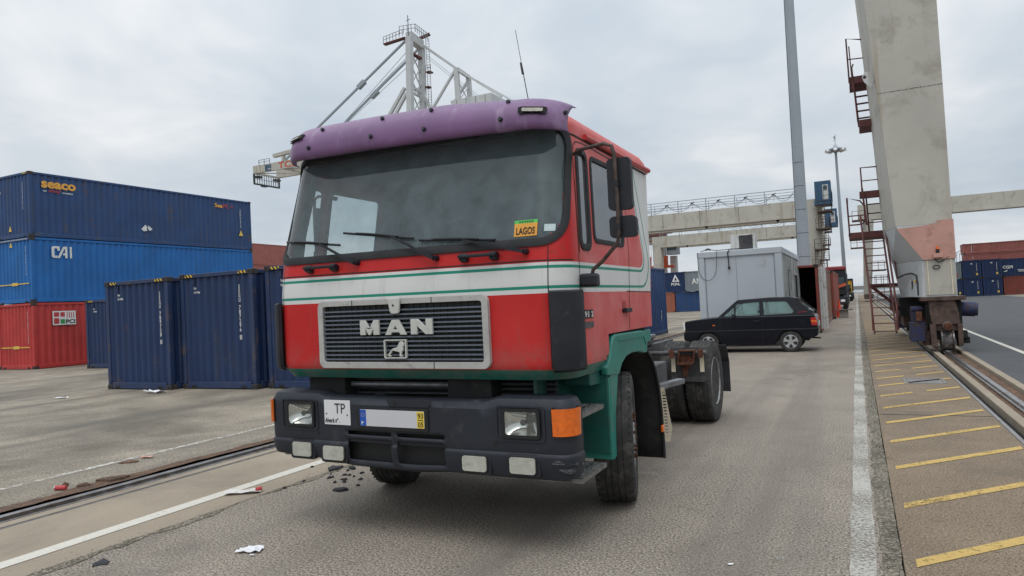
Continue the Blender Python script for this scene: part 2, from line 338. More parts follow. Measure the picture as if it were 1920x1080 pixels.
# cab paint: white band with green pin stripes over red, read from the panel's own unwrapped coordinates
def cab_paint():
    m = bpy.data.materials.new('cab_paint'); m.use_nodes = True; t = m.node_tree; b = t.nodes['Principled BSDF']
    uv = N(t, 'ShaderNodeTexCoord').outputs['UV']; s = N(t, 'ShaderNodeSeparateXYZ'); t.links.new(uv, s.inputs[0]); U, V = s.outputs[0], s.outputs[1]
    A = lambda op, a, b=None: math_node(t, op, a, b)
    r = .16
    # red door field: U < sE(V), V > 1.885, rounded corner
    sE = A('SUBTRACT', 5.96, A('MULTIPLY', .25, A('SUBTRACT', V, 2.1)))
    qx = A('ADD', A('SUBTRACT', U, sE), r); qz = A('ADD', A('SUBTRACT', 1.885, V), r)
    mx = A('MAXIMUM', qx, 0.0); mz = A('MAXIMUM', qz, 0.0)
    d = A('SUBTRACT', A('ADD', A('SQRT', A('ADD', A('MULTIPLY', mx, mx), A('MULTIPLY', mz, mz))), A('MINIMUM', A('MAXIMUM', qx, qz), 0.0)), r)
    white = A('MULTIPLY', A('GREATER_THAN', d, 0.0), A('GREATER_THAN', V, 1.684))
    white = A('MULTIPLY', white, A('LESS_THAN', V, 2.79))
    g1 = A('MULTIPLY', A('GREATER_THAN', d, .020), A('LESS_THAN', d, .040)); g2 = A('MULTIPLY', A('GREATER_THAN', d, .152), A('LESS_THAN', d, .172))
    gr = A('MULTIPLY', A('MAXIMUM', g1, g2), white)
    low = A('LESS_THAN', V, 1.19)
    pos = N(t, 'ShaderNodeNewGeometry').outputs['Position']
    def noise(sc, det=5, rg=.6, vec=pos):
        n = N(t, 'ShaderNodeTexNoise', i_Scale=float(sc), i_Detail=float(det), i_Roughness=rg); t.links.new(vec, n.inputs[0]); return n.outputs[0]
    red = mixc(t, ramp(t, noise(1.6), [(.35, 0.0), (.7, 1.0)]), (.46, .011, .012), (.53, .028, .024))
    # sun-bleached chalky paint on the upper part of the door side
    fade = A('MULTIPLY', ramp(t, noise(2.4, 6), [(.3, .25), (.7, .95)]), ramp(t, A('DIVIDE', U, 10.0), [(.432, 0.0), (.455, 1.0)]))
    red = mixc(t, A('MULTIPLY', fade, .88), red, (.62, .185, .17))
    red = mixc(t, ramp(t, noise(26, 8, .7), [(.66, 0.0), (.74, .7)]), red, (.62, .10, .085))
    red = mixc(t, ramp(t, noise(70, 3, .7), [(.74, 0.0), (.78, .6)]), red, (.6, .35, .3))
    wh = mixc(t, noise(3), (.56, .555, .535), (.66, .65, .63)); wh = mixc(t, ramp(t, noise(9, 8, .7), [(.58, 0.0), (.8, .5)]), wh, (.38, .36, .33))
    col = mixc(t, white, red, wh); col = mixc(t, gr, col, (.012, .22, .15)); col = mixc(t, low, col, (.012, .115, .09))
    mp = N(t, 'ShaderNodeMapping'); mp.inputs['Scale'].default_value = (14, 14, 1.1); t.links.new(pos, mp.inputs[0])
    col = mixc(t, ramp(t, noise(1, 6, .65, mp.outputs[0]), [(.56, 0.0), (.82, .38)]), col, (.16, .11, .095))
    rz = A('MULTIPLY', A('GREATER_THAN', V, 1.9), A('LESS_THAN', U, 4.75)); rn = ramp(t, noise(11, 9, .75), [(.60, 0.0), (.66, 1.0)])
    col = mixc(t, A('MULTIPLY', rz, rn), col, (.11, .04, .025))
    col = mixc(t, ramp(t, noise(34, 7, .75), [(.70, 0.0), (.73, .8)]), col, (.13, .06, .05))
    grime = A('MULTIPLY', ramp(t, A('DIVIDE', V, 3.0), [(.400, 1.0), (.475, 0.0)]), ramp(t, noise(6, 7, .7), [(.42, 0.0), (.7, .55)])); col = mixc(t, grime, col, (.17, .13, .115))
    t.links.new(col, b.inputs['Base Color'])
    t.links.new(ramp(t, noise(5, 6), [(.3, .35), (.7, .6)]), b.inputs['Roughness']); b.inputs['Specular IOR Level'].default_value = .3; b.inputs['Coat Weight'].default_value = .03; b.inputs['Coat Roughness'].default_value = .25
    return m
m_cab = cab_paint()
m_red = pm('red_paint', (.50, .045, .04), .4, var=.1, dirt=((.25, .1, .09), .4, 6), coat=.15)
# containers, cranes, misc
def cont_paint(n, rgb, rust=.35, dirty=.35): return pm(n, rgb, .55, var=.13, vs=1.2, streak=(tuple(x*.55+.03 for x in rgb), dirty, 5), dirt=((.11, .075, .055), rust*.7, 2.2), fine=((.16, .09, .06), .05, 9), rust=((.10, .05, .035), rust*.22, 3.2), bump=.18, bs=3)
m_navy = cont_paint('navy_paint', (.011, .030, .092), .4); m_nframe = cont_paint('navy_frame_paint', (.018, .036, .095), .6)
m_seaco = cont_paint('deep_blue_paint', (.020, .058, .160), .45, .5); m_cai = cont_paint('bright_blue_paint', (.012, .125, .37), .25, .3)
m_pci = cont_paint('red_container_paint', (.44, .042, .038), .3, .3); m_maroon = cont_paint('brown_red_paint', (.31, .105, .085), .4)
m_orangec = cont_paint('orange_brown_paint', (.33, .10, .055), .5); m_greyc = cont_paint('grey_container_paint', (.19, .22, .24), .4)
m_rustc = cont_paint('rust_red_paint', (.235, .055, .04), .6); m_brownc = cont_paint('brown_paint', (.18, .095, .065), .6)
m_cwhite = pm('container_white', (.56, .56, .54), .6, var=.06, dirt=((.25, .2, .16), .5, 4), streak=((.28, .2, .15), .4, 6))
m_mark = pm('marking_white', (.66, .66, .64), .6, dirt=((.3, .3, .3), .3, 10)); m_marky = pm('marking_yellow', (.68, .47, .09), .6, dirt=((.3, .22, .08), .3, 10)); m_markr = pm('marking_red', (.42, .05, .05), .6); m_markg = pm('marking_green', (.04, .27, .08), .6); m_marko = pm('marking_orange', (.72, .36, .06), .6, dirt=((.4, .25, .1), .3, 5))
m_cast = pm('corner_casting_steel', (.045, .042, .042), .7, .3, .4, 8, dirt=((.12, .07, .05), .5, 7))
m_hazard = stripes('hazard_stripes', (.012, .012, .012), (.68, .45, .03), .11, -.9)
m_crane = pm('crane_grey_paint', (.45, .43, .375), .6, var=.09, vs=.5, dirt=((.27, .245, .20), .42, 1.2), streak=((.27, .20, .12), .38, 1.8), fine=((.2, .13, .09), .025, 9))
m_cranel = pm('crane_light_paint', (.50, .51, .51), .6, var=.06, vs=.6, dirt=((.3, .28, .24), .3, 2.0), streak=((.32, .25, .17), .25, 2.5))
m_pink = pm('faded_pink_paint', (.50, .275, .225), .7, var=.10, vs=1.5, dirt=((.33, .22, .17), .45, 5), fine=((.2, .1, .08), .03, 20))
m_maro = pm('maroon_steel', (.125, .042, .038), .6, .1, .2, 4, dirt=((.07, .035, .03), .5, 7), fine=((.3, .2, .17), .03, 30))
m_refl = pm('chrome_reflector', (.82, .82, .80), .16, .92, .06, 20, dirt=((.45, .44, .40), .3, 22))
m_wsteel = pm('worn_wheel_steel', (.16, .15, .145), .4, .8, .3, 10, dirt=((.05, .035, .03), .6, 9))
m_bogie = pm('bogie_brown', (.105, .068, .055), .7, .2, .3, 4, dirt=((.04, .028, .024), .5, 6))
m_motor = pm('motor_blue', (.020, .027, .085), .55, .1, .25, 6, dirt=((.04, .03, .028), .65, 9), rust=((.06, .035, .025), .6, 7))
m_mast = pm('mast_grey', (.30, .335, .37), .55, .1, .05, 1, dirt=((.2, .2, .2), .25, 2))
m_bluecab = pm('cab_blue', (.030, .085, .155), .5, var=.12)
m_pglass = pm('dark_window', (.05, .07, .08), .12, spec=.6)
m_office = pm('office_panel', (.46, .49, .525), .6, var=.03, vs=1.2, dirt=((.33, .335, .33), .3, 1.5))
m_officed = pm('office_panel_dirty', (.36, .37, .36), .65, var=.08, vs=2, dirt=((.14, .13, .11), .62, 1.8), streak=((.15, .135, .11), .6, 5))
m_wire = pm('dark_cable', (.03, .03, .032), .6)
m_car = pm('car_paint', (.004, .005, .010), .3, 0, .15, 3, coat=.1, spec=.28, dirt=((.02, .02, .02), .3, 5))
m_cglass = glass('car_glass', (.72, .86, .84), .16, (.45, .56, .55), 1.4)
m_chrome = pm('alloy_wheel', (.55, .56, .57), .3, .8, .1, 20)
m_tail = pm('tail_lens', (.45, .02, .015), .25, coat=.6); m_cone = pm('cone_orange', (.62, .06, .02), .6)
m_paper = pm('paper', (.70, .70, .72), .8, var=.06); m_card = pm('cardboard_white', (.60, .58, .55), .8, dirt=((.35, .3, .25), .4, 20))
m_yellowm = pm('machine_yellow', (.62, .36, .03), .5, dirt=((.25, .15, .05), .4, 4)); m_concb = pm('concrete_block', (.25, .235, .21), .9, var=.2, bump=.6)
m_redm = pm('truck_red', (.22, .03, .035), .5, dirt=((.1, .05, .05), .4, 3))
m_spread = pm('spreader_orange', (.50, .085, .03), .6)
# ================================================================== GROUND
def sheet(name, x0, x1, y0, y1, z, mat, kind='structure', sub=None):
    mb = MB(); mb.add([(x0, y0, z), (x1, y0, z), (x1, y1, z), (x0, y1, z)], [(0, 1, 2, 3)])
    ob = mb.build(name, mat, None, recalc=False); ob['kind'] = kind; return ob
Y0, Y1 = -25, 168
sheet('ground', -3500, 3500, -3500, 3500, -.14, m_base)
sheet('yard_paving', -420, -7.0, Y0, Y1, 0, m_yard)
def ragged(name, x0, x1, z, mat, jl=.0, jr=.0, step=.13, y0=-2, y1=60, zt=.0):
    """strip with irregular edges, closed at the far and near ends by straight strips"""
    random.seed(hash(name) % 999 if False else len(name)*7)
    ys = [Y0]+[y0+i*step for i in range(int((y1-y0)/step))]+[Y1]; v = []
    a = b = 0
    for y in ys:
        a = .6*a+random.uniform(-jl, jl); b = .6*b+random.uniform(-jr, jr)
        v += [(x0+a, y, z), (x1+b, y, z)]
    f = [(2*i, 2*i+1, 2*i+3, 2*i+2) for i in range(len(ys)-1)]
    return struct(name, MB().add(v, f), mat, recalc=False)
# left crane rail set in a concrete strip
struct('rail_groove', MB().box(-7.0, -6.36, Y0, Y1, -.13, -.055), m_railr)
struct('crane_rail', MB().box(-6.83, -6.75, Y0, Y1, -.055, .004).box(-6.87, -6.71, Y0, Y1, -.054, -.03), m_rail, bevel=.006)
ragged('yard_rust_edge', -7.12, -6.93, .003, m_trough, .04, .02)
struct('concrete_strip', MB().box(-6.56, -6.40, Y0, Y1, -.13, 0).box(-6.362, -4.98, Y0, Y1, -.13, 0), m_conc, bevel=.008)
struct('slot_edge', MB().box(-6.372, -6.360, Y0, Y1, -.05, .003).box(-6.41, -6.402, Y0, Y1, -.05, .003), m_steel)
sheet('asphalt_lane', -4.98, .14, Y0, Y1, 0, m_asph)
ragged('asphalt_crumbling_edge', -4.985, -4.90, .004, m_weed, .015, .05)
ragged('white_edge_line', -5.46, -5.31, .004, m_wl3, .002, .002)
ragged('white_faint_line', -7.98, -7.89, .004, m_wl2, .01, .01)
ragged('white_lane_line', -.125, .012, .004, m_wl, .007, .007)
ragged('mossy_joint', .035, .150, .004, m_weed, .014, .003, step=.07)
struct('walkway', MB().box(.155, 1.37, Y0, Y1, -.13, .012), m_walk, bevel=.006)
struct('walkway_steel_edge', MB().box(1.372, 1.415, Y0, Y1, -.12, .016), m_steel, bevel=.004)
struct('cable_slot', MB().box(1.416, 1.545, Y0, Y1, -.13, -.09), m_dark)
struct('rail_kerb', MB().box(1.546, 1.66, Y0, Y1, -.13, .012).box(2.10, 2.22, Y0, Y1, -.13, .012), m_conc, bevel=.01)
struct('rail_trough', MB().box(1.661, 2.099, Y0, Y1, -.13, -.05), m_trough)
struct('quay_crane_rail', MB().box(1.81, 1.885, Y0, Y1, -.05, .010).box(1.77, 1.925, Y0, Y1, -.049, -.02), m_rail, bevel=.006)
sheet('road', 2.22, 14, Y0, Y1, 0, m_road)
sheet('yard_paving_right', 14, 420, Y0, Y1, 0, m_yard)
sheet('road_edge_line', 3.17, 3.29, Y0, Y1, .004, m_wl3)
for k, y in enumerate([3.5, 4.66, 5.85, 7.06, 8.23, 9.36, 10.49, 11.63, 12.82, 13.82, 14.93, 16.04, 17.3, 18.5, 19.7, 20.9, 22.1, 23.3, 24.5, 25.7, 26.9, 28.1, 29.3, 30.5, 31.7, 32.9, 34.1, 35.3, 36.5]):
    x1 = 1.33; h = .05; mb = MB()
    segs = [(.22, x1)] if k not in (7, 9, 10) else [(.22, .66), (.86, x1)]
    for a, b in segs:
        ya, yb = y+(a-.22), y+(b-.22)
        mb.add([(a, ya-h*1.3, .016), (b, yb-h*1.3, .016), (b, yb+h*1.3, .016), (a, ya+h*1.3, .016)], [(0, 1, 2, 3)])
    ob = mb.build('yellow_hatch_line', m_yl, None, recalc=False); ob['kind'] = 'structure'
struct('manhole_frame', MB().box(.62, 1.22, 13.15, 13.20, .012, .019).box(.62, 1.22, 13.85, 13.9, .012, .019).box(.62, .66, 13.2, 13.85, .012, .019).box(1.18, 1.22, 13.2, 13.85, .012, .019).box(.67, 1.17, 13.21, 13.84, .012, .016), m_steel)
# expansion joints across walkway and concrete strip
struct('expansion_joint', MB().box(.17, 1.36, 9.98, 10.0, .0125, .0145).box(.17, 1.36, 4.1, 4.12, .0125, .0145).box(.17, 1.36, 16.5, 16.52, .0125, .0145).box(-6.35, -5.0, 8.0, 8.015, .001, .0025).box(-6.35, -5.0, 2.0, 2.015, .001, .0025), m_dark)
# sea beyond the end of the quay, low breakwater
sheet('sea', -60, 3500, 168.5, 3500, -.10, m_sea)
struct('breakwater', MB().box(-60, 900, 700, 712, -.1, 3.2), m_concb)
struct('quay_parapet', MB().box(-14, 60, 166, 166.6, 0, .75), m_cwhite)
# ================================================================== CONTAINERS
def corr(mb, p, d, n, length, z0, z1, pitch=.28, depth=.036):
    """trapezoid corrugated sheet from p along d (unit), outward normal n; z0..z1"""
    p, d, n = Vector(p), Vector(d), Vector(n); k = max(1, round(length/pitch)); pt = length/k; pr = [(0, 0)]
    for i in range(k):
        s = i*pt; pr += [(s+pt*.15, 0), (s+pt*.35, -depth), (s+pt*.65, -depth), (s+pt*.85, 0)]
    pr.append((length, 0)); v = []
    for s, o in pr:
        q = p+d*s+n*o; v += [(q.x, q.y, z0), (q.x, q.y, z1)]
    mb.add(v, [(2*i, 2*i+2, 2*i+3, 2*i+1) for i in range(len(pr)-1)])
HI = {}
def container(label, x0, y0, z0, L, W, H, mat, frame=None, group='shipping containers', along='y', doors=False, hazard=False, detail=True, open_end=False, name='shipping_container'):
    """box with long axis along y (or x).  Front end faces -Y (for along='y')."""
    frame = frame or mat
    lx, ly = (W, L) if along == 'y' else (L, W)
    t = thing(name, label, 'container', (x0, y0, z0), group)
    x1, y1, z1 = x0+lx, y0+ly, z0+H; p = .11; g = .012
    fr = MB()
    for x in (x0+.012, x1-p-.012):
        for y in (y0+.012, y1-p-.012): fr.box(x, x+p, y, y+p, z0+.118, z1-.118)
    for z, hh in ((z0+.02, .15), (z1-.105, .09)):
        for y in (y0+g, y1-g-.07): fr.box(x0+.165, x1-.165, y, y+.07, z, z+hh)
        for x in (x0+g, x1-g-.07): fr.box(x, x+.07, y0+.165, y1-.165, z, z+hh)
    fr.build('frame', frame, t, bevel=.008 if detail else 0, seg=1)
    zw0, zw1 = z0+.171, z1-.106
    a = MB(); corr(a, (x1-.03, y0+p+.012, 0), (0, 1, 0), (1, 0, 0), ly-2*p-.024, zw0, zw1); a.build('side_wall' if along == 'y' else 'end_wall', mat, t, recalc=False)
    a = MB(); corr(a, (x0+.03, y1-p-.012, 0), (0, -1, 0), (-1, 0, 0), ly-2*p-.024, zw0, zw1); a.build('side_wall' if along == 'y' else 'end_wall', mat, t, recalc=False)
    if not open_end:
        a = MB()
        if doors:
            xm = (x0+x1)/2
            for xa, xb in ((x0+.13, xm-.006), (xm+.006, x1-.13)):
                d = MB()
                corr(d, (xa, y0+.045, 0), (1, 0, 0), (0, -1, 0), xb-xa, zw0, zw1, .4, .03)
                dd = d.build('door', mat, t, recalc=False)
                rb = MB()
                for xx in (xa+(xb-xa)*.28, xa+(xb-xa)*.72): rb.cyl((xx, y0+.025, zw0-.05), (xx, y0+.025, zw1+.04), .017, n=6)
                rb.build('lock_bar', m_galv, dd)
        else:
            corr(a, (x0+p+.012, y0+.04, 0), (1, 0, 0), (0, -1, 0), lx-2*p-.024, zw0, zw1, .235, .045); a.build('end_wall' if along == 'y' else 'side_wall', mat, t, recalc=False)
    a = MB(); corr(a, (x1-p-.012, y1-.03, 0), (-1, 0, 0), (0, 1, 0), lx-2*p-.024, zw0, zw1); a.build('end_wall' if along == 'y' else 'side_wall', mat, t, recalc=False)
    MB().box(x0+.05, x1-.05, y0+.05, y1-.05, z1-.05, z1-.03).build('roof', mat, t)
    MB().box(x0+.085, x1-.085, y0+.085, y1-.085, z0+.04, z0+.09).build('floor', m_dark, t)
    for x in (x0, x1-.162):
        for y in (y0, y1-.178):
            for z in (z0, z1-.118):
                c = MB().box(x, x+.162, y, y+.178, z, z+.118)
                o = c.build('corner_casting', [m_cast, m_dark], t, bevel=.008 if detail else 0, seg=1)
                if detail and y == y0:
                    MB().plate(rrect(x+.045, x+.117, z+.03, z+.088, .025, 3), FX(y-.002), .004).build('hole', m_ink, o)
    if detail:
        fp = MB()
        for x in (x0+.3, x1-.48): fp.box(x, x+.16, y0+g-.004, y0+g+.01, z0+.022, z0+.09)
        if along == 'y': fp.build('lock_recess', m_ink, t)
    if hazard:
        for x in (x0+.20, x1-.45): MB().box(x, x+.25, y0+g-.006, y0+g-.001, z1-.09, z1-.03).build('hazard_plate', m_hazard, t)
    return t
XD, YD, ZD = (1, 0, 0), (0, 1, 0), (0, 0, 1)
# --- big stack at the left
SX, SY = -29.33, 16.54
t = container('faded red container with a red and green logo panel, bottom of the left stack', SX-2.44, SY, 0, 11.42, 2.44, 2.655, m_pci, group='stack at the left')
MB().box(SX+.001, SX+.006, 17.29, 18.23, 1.72, 2.29).build('logo_panel', m_mark, t)
lp = MB()
for a, b, c_, d_ in ((17.34, 17.55, 2.06, 2.24), (17.6, 17.78, 2.06, 2.24), (17.34, 17.55, 1.77, 2.0)): lp.box(SX+.007, SX+.010, a, b, c_, d_)
for i in range(4): lp.box(SX+.007, SX+.010, 17.86+i*.09, 17.89+i*.09, 2.0, 2.24)
lp.build('logo_squares', m_markr, t)
MB().box(SX+.007, SX+.010, 17.6, 17.78, 1.77, 1.95).build('logo_square', m_markg, t)
text('PCI', (SX+.008, 17.82, 1.77), YD, ZD, .37, .17, m_ink, t, bold=.03)
text('HLXU 307714', (SX-.42, SY-.004, 1.2), ZD, (-1, 0, 0), 1.1, .06, m_mark, t) if False else None
text('P\nC\nI\nU\n8\n7\n1\n2\n0\n4', (SX-.42, SY+.02, 1.02), XD, ZD, .05, 1.28, m_mark, t, name='serial_number')
MB().box(SX-2.3, SX-.35, SY+.026, SY+.036, .86, .90).box(SX-1.45, SX-1.05, SY+.02, SY+.026, .82, .94).build('yellow_band', m_marky, t)
t = container('bright blue container with white CAI lettering in the middle of the left stack', SX-2.44, SY, 2.655, 11.42, 2.44, 2.63, m_cai, group='stack at the left')
def polytext(polys, org, xd, ud, sx, sz, mat, parent, name, t=.004):
    xd, ud = Vector(xd), Vector(ud); n = xd.cross(ud); o = Vector(org); mb = MB()
    for pl in polys:
        holes = []
        if isinstance(pl, tuple): pl, holes = pl
        mb.plate(pl, lambda u, v, w_: o+xd*u*sx+ud*v*sz+n*(w_+.001), t, holes)
    return mb.build(name, mat, parent)
CAI = [[(0, .12), (.1, 0), (.42, 0), (.42, .2), (.22, .2), (.2, .24), (.2, .78), (.24, .82), (.42, .82), (.42, .62), (.6, .62), (.6, 1), (.1, 1), (0, .88)],
       [(.5, 0), (.72, 0), (1.02, .42), (1.02, 1.0), (.86, 1.0), (.6, .62), (.86, .62), (.86, .38), (.72, .2)] if False else [(.42, 0), (.6, 0), (.92, .72), (.98, .8), (1.0, .8), (1.0, .42), (.84, .42), (.84, .25), (1.0, .25), (1.0, 0), (1.18, 0), (1.18, 1), (.9, 1), (.8, .86)],
       [(1.36, 0), (1.52, 0), (1.52, 1), (1.36, 1)]]
polytext(CAI, (SX, 17.34, 4.47), YD, ZD, .54, .48, m_mark, t, 'lettering')
text('CAIU 876104', (SX-.5, SY+.02, 3.5), XD, ZD, .001, .001, m_mark, t) if False else None
text('C\nA\nI\nU\n4\n8\n2\n6\n1\n0', (SX-.42, SY+.02, 3.75), XD, ZD, .05, 1.2, m_mark, t, name='serial_number')
MB().box(SX-2.3, SX-.25, SY+.026, SY+.036, 3.42, 3.46).box(SX-1.4, SX-1.0, SY+.02, SY+.026, 3.38, 3.5).build('yellow_band', m_marky, t)
MB().box(SX-2.28, SX-.2, SY+.004, SY+.01, 5.20, 5.25).build('tally_marks', stripes('tally_stripes', (.5, .46, .38), (.03, .1, .25), .09, 0), t)
MB().plate([(0, 0), (.2, 0), (.1, .22)], lambda u, v, w_: (SX-1.5+u, SY+.02+w_, 4.95+v), .004).build('warning_triangle', m_marky, t)
t = container('weathered dark blue container on top of the left stack, with yellow seaco lettering', SX-2.44, SY, 5.285, 11.42, 2.44, 2.64, m_seaco, group='stack at the left', hazard=True)
text('seaco', (SX, 17.02, 7.31), YD, ZD, 1.40, .28, m_marko, t, bold=.04)
text('an', (SX, 17.08, 7.16), YD, ZD, .14, .045, m_mark, t, bold=.02); text('HNA', (SX, 17.29, 7.15), YD, ZD, .36, .12, m_markr, t, shear=.4, bold=.02)
MB().plate([(0, 0), (.12, .0), (.3, .2), (.2, .2)], lambda u, v, w_: (SX+.003+w_, 17.62+u*.6, 7.14+v*.6), .004).build('swoosh', m_markr, t)
text('company', (SX, 17.84, 7.13), YD, ZD, .45, .075, m_mark, t, bold=.02)
text('Sea', (SX, 25.55, 7.40), YD, ZD, .5, .21, m_marko, t, bold=.03); text('PC', (SX, 26.09, 7.40), YD, ZD, .38, .21, m_markr, t, bold=.02)
MB().box(SX+.003, SX+.007, 26.55, 26.75, 7.50, 7.525).box(SX+.0031, SX+.0072, 26.64, 26.665, 7.42, 7.60).build('plus_mark', m_markr, t)
text('S\nE\nG\nU\n5\n8\n1\n0\n2\n6', (SX-.50, SY+.02, 6.43), XD, ZD, .05, 1.1, m_mark, t, name='serial_number')
text('S\nE\nG\nU\n5\n8\n1\n0', (SX, 27.15, 6.45), YD, ZD, .09, 1.0, m_mark, t, name='serial_number')
text('22G1', (SX-2.32, SY+.02, 7.2), XD, ZD, .35, .08, m_mark, t, name='type_code')
MB().plate([(0, 0), (.2, 0), (.1, .24)], lambda u, v, w_: (SX-1.5+u, SY+.02+w_, 5.6+v), .004).build('warning_triangle', m_marky, t)
MB().plate([(0, 0), (.3, 0), (.15, .3)], lambda u, v, w_: (SX+.003+w_, 27.05+u, 6.02+v), .004).build('warning_triangle', m_marky, t)
MB().plate([(-.22, 0), (0, .22), (.1, .1), (.05, 0), (.1, -.05), (-.1, -.1)], lambda u, v, w_: (SX+.003+w_, 21.6+u, 5.95+v), .004).plate([(.08, .2), (.3, .03), (.16, -.06), (.08, .02)], lambda u, v, w_: (SX+.003+w_, 21.65+u, 5.95+v), .004).build('diamond_placard', m_mark, t)
# --- three navy boxes in the middle distance and one behind
def navy(label, x, y, W, H, serial, sx, L=6.0, cm=True):
    t = container(label, x, y, 0, L, W, H, m_navy, m_nframe, 'navy blue high containers in a row', hazard=True)
    cx_ = x+W*sx
    text('\n'.join(serial[:4]), (cx_, y+.035, H-.74), XD, ZD, .058, .40, m_mark, t, name='serial_number', bold=.01)
    text('\n'.join(serial[4:]), (cx_, y+.035, H-1.42), XD, ZD, .058, .60, m_mark, t, name='serial_number', bold=.01)
    MB().plate(rrect(0, .065, 0, .10, .005, 1), lambda u, v, w_: (cx_-.003+u, y+.03+w_, H-1.60+v), .004, [rrect(.012, .053, .012, .088, .004, 1)]).build('check_digit_box', m_mark, t)
    text('8', (cx_+.016, y+.032, H-1.577), XD, ZD, .03, .052, m_mark, t, name='check_digit')
    if cm:
        text('Cam', (x+.46, y+.035, H-.38), XD, ZD, .09, .055, m_mark, t, bold=.02); text('2.6 Wide', (x+.46, y+.035, H-.48), XD, ZD, .21, .055, m_mark, t, bold=.02)
    MB().box(x+.44, x+.48, y+.028, y+.036, H-.27, H-.14).build('vent', m_nframe, t); MB().box(cx_+.0, cx_+.04, y+.028, y+.036, H-.27, H-.14).build('vent', m_nframe, t)
    return t
navy('navy container standing leftmost of the three beside the truck cab', -17.06, 11.35, 2.34, 2.70, 'SEGU789728', .85)
navy('navy container standing between two others like it beside the truck cab', -14.62, 11.6, 2.40, 2.74, 'SEGU787296', .80)
navy('navy container standing half hidden behind the left side of the truck cab', -12.06, 11.8, 2.42, 2.78, 'SEGU781534', .80)
t4 = navy('small-looking navy container with a yellow triangle beside the red logo container', -26.5, 16.83, 2.42, 2.60, 'SEGU780341', .82)
MB().plate([(0, 0), (.34, 0), (.17, .34)], lambda u, v, w_: (-26.5+1.95+u-.3, 16.83+.02+w_, .52+v), .004).build('warning_triangle', m_marky, t4)
# --- maroon stack far beyond
for i, (k, lab) in enumerate(((0, 'lowest'), (1, 'second lowest'), (2, 'second from the top'), (3, 'topmost'))):
    container('far brown-red container at the left, %s of its stack' % lab, -75.0, 66+.2*(i % 2), i*2.92, 12.2, 2.44, 2.9, m_maroon, group='brown-red far stack at the left', detail=False)
# --- container across the yard just right of the cab
t = container('dark blue container with yellow lettering just right of the truck cab', -10.24, 19.55, 0, 12.19, 2.44, 2.93, m_seaco, group='yard containers behind the truck')
text('Sea', (-7.8, 26.6, 2.05), YD, ZD, 1.6, .42, m_marko, t, bold=.04); text('PC', (-7.8, 28.3, 2.08), YD, ZD, 1.0, .34, m_markr, t, bold=.02)
text('4\n5\nG\n1', (-7.8, 30.6, .55), YD, ZD, .16, .5, m_mark, t, name='type_code')
# --- far stacks seen between truck and office
yy = 74
G_ = 'far yard containers between the truck and the office'
container('orange-brown container at the bottom of the far stack between truck and office', -19.75, yy, 0, 6.1, 2.44, 2.1, m_orangec, group=G_, detail=False, doors=True)
t = container('plain mid-blue container on the ground left of the grey office cabin', -17.22, yy, 0, 6.1, 2.44, 2.1, m_seaco, group=G_, detail=False)
t = container('navy container with a white triangle logo, stacked left of the office cabin', -18.6, yy, 2.12, 6.1, 2.44, 2.1, m_navy, group=G_, detail=False)
text('PONL', (-17.6, yy+.02, 2.8), XD, ZD, .95, .3, m_mark, t, bold=.03)
MB().plate([(0, 0), (.8, 0), (.35, .8)], lambda u, v, w_: (-17.5+u, yy+.015+w_, 3.2+v), .005, [[(.25, .12), (.55, .12), (.36, .45)]]).build('logo', m_mark, t)
t = container('pale grey container stacked on the mid-blue one left of the office cabin', -16.1, yy-.2, 2.12, 6.1, 2.44, 2.1, m_greyc, group=G_, detail=False)
text('ANA', (-15.4, yy-.18, 2.85), XD, ZD, 1.5, .6, m_mark, t, bold=.03)
container('rust-orange container barely showing above the pale grey one', -14.4, yy+7, 2.12, 6.1, 2.44, 2.35, m_orangec, group=G_, detail=False)
container('teal-grey container with a white roof edge behind the far stack', -20.9, yy+7, 2.12, 6.1, 2.44, 2.35, m_greyc, group=G_, detail=False)
# --- right-hand stacks beyond the road
RY = 95
GR = 'container stacks beyond the road at the right'
for lab, x, z, m in (('left one, lower row', 10.95, 0, m_navy), ('right one, lower row', 12.86, 0, m_navy), ('left one, upper row', 10.93, 2.08, m_navy), ('right one, upper row', 12.84, 2.08, m_navy)):
    t = container('navy container end with a yellow square, %s of the four' % lab, x, RY, z, 6.1, 1.84, 2.06, m, group=GR, detail=False)
    MB().box(x+1.32, x+1.5, RY-.001, RY+.01, z+.3, z+.55).build('yellow_square', m_marky, t)
    text('40', (x+.8, RY+.02, z+1.55), XD, ZD, .22, .16, m_mark, t, bold=.05); MB().box(x+1.39, x+1.42, RY+.025, RY+.036, z+.75, z+1.7).build('serial_strip', m_mark, t)
t = container('lower navy container partly hidden by the near crane leg beyond the road', 9.2, RY, 0, 6.1, 1.7, 2.0, m_navy, group=GR, detail=False)
MB().box(10.5, 10.68, RY-.001, RY+.01, .3, .55).build('yellow_square', m_marky, t)
t = container('grey-green container with an orange patch beside the near crane leg', 9.15, RY, 2.02, 6.1, 1.7, 2.0, m_greyc, group=GR, detail=False)
MB().box(10.05, 10.5, RY-.001, RY+.01, 2.35, 2.7).build('orange_patch', m_orangec, t)
t = container('rust-red container lying crosswise at ground level right of the navy ends', 14.85, RY+.4, 0, 12.2, 2.44, 2.06, m_rustc, group=GR, along='x', detail=False)
text('C\nA\nI', (17.0, RY+.42, .9), XD, ZD, .12, .8, m_mark, t, name='serial_number')
t = container('dark blue container with white CGM lettering, crosswise at the right edge', 14.5, RY+1, 2.08, 12.2, 2.44, 2.0, m_navy, group=GR, along='x', detail=False)
text('CGM', (14.95, RY+1.02, 2.95), XD, ZD, .95, .36, m_mark, t, bold=.04)
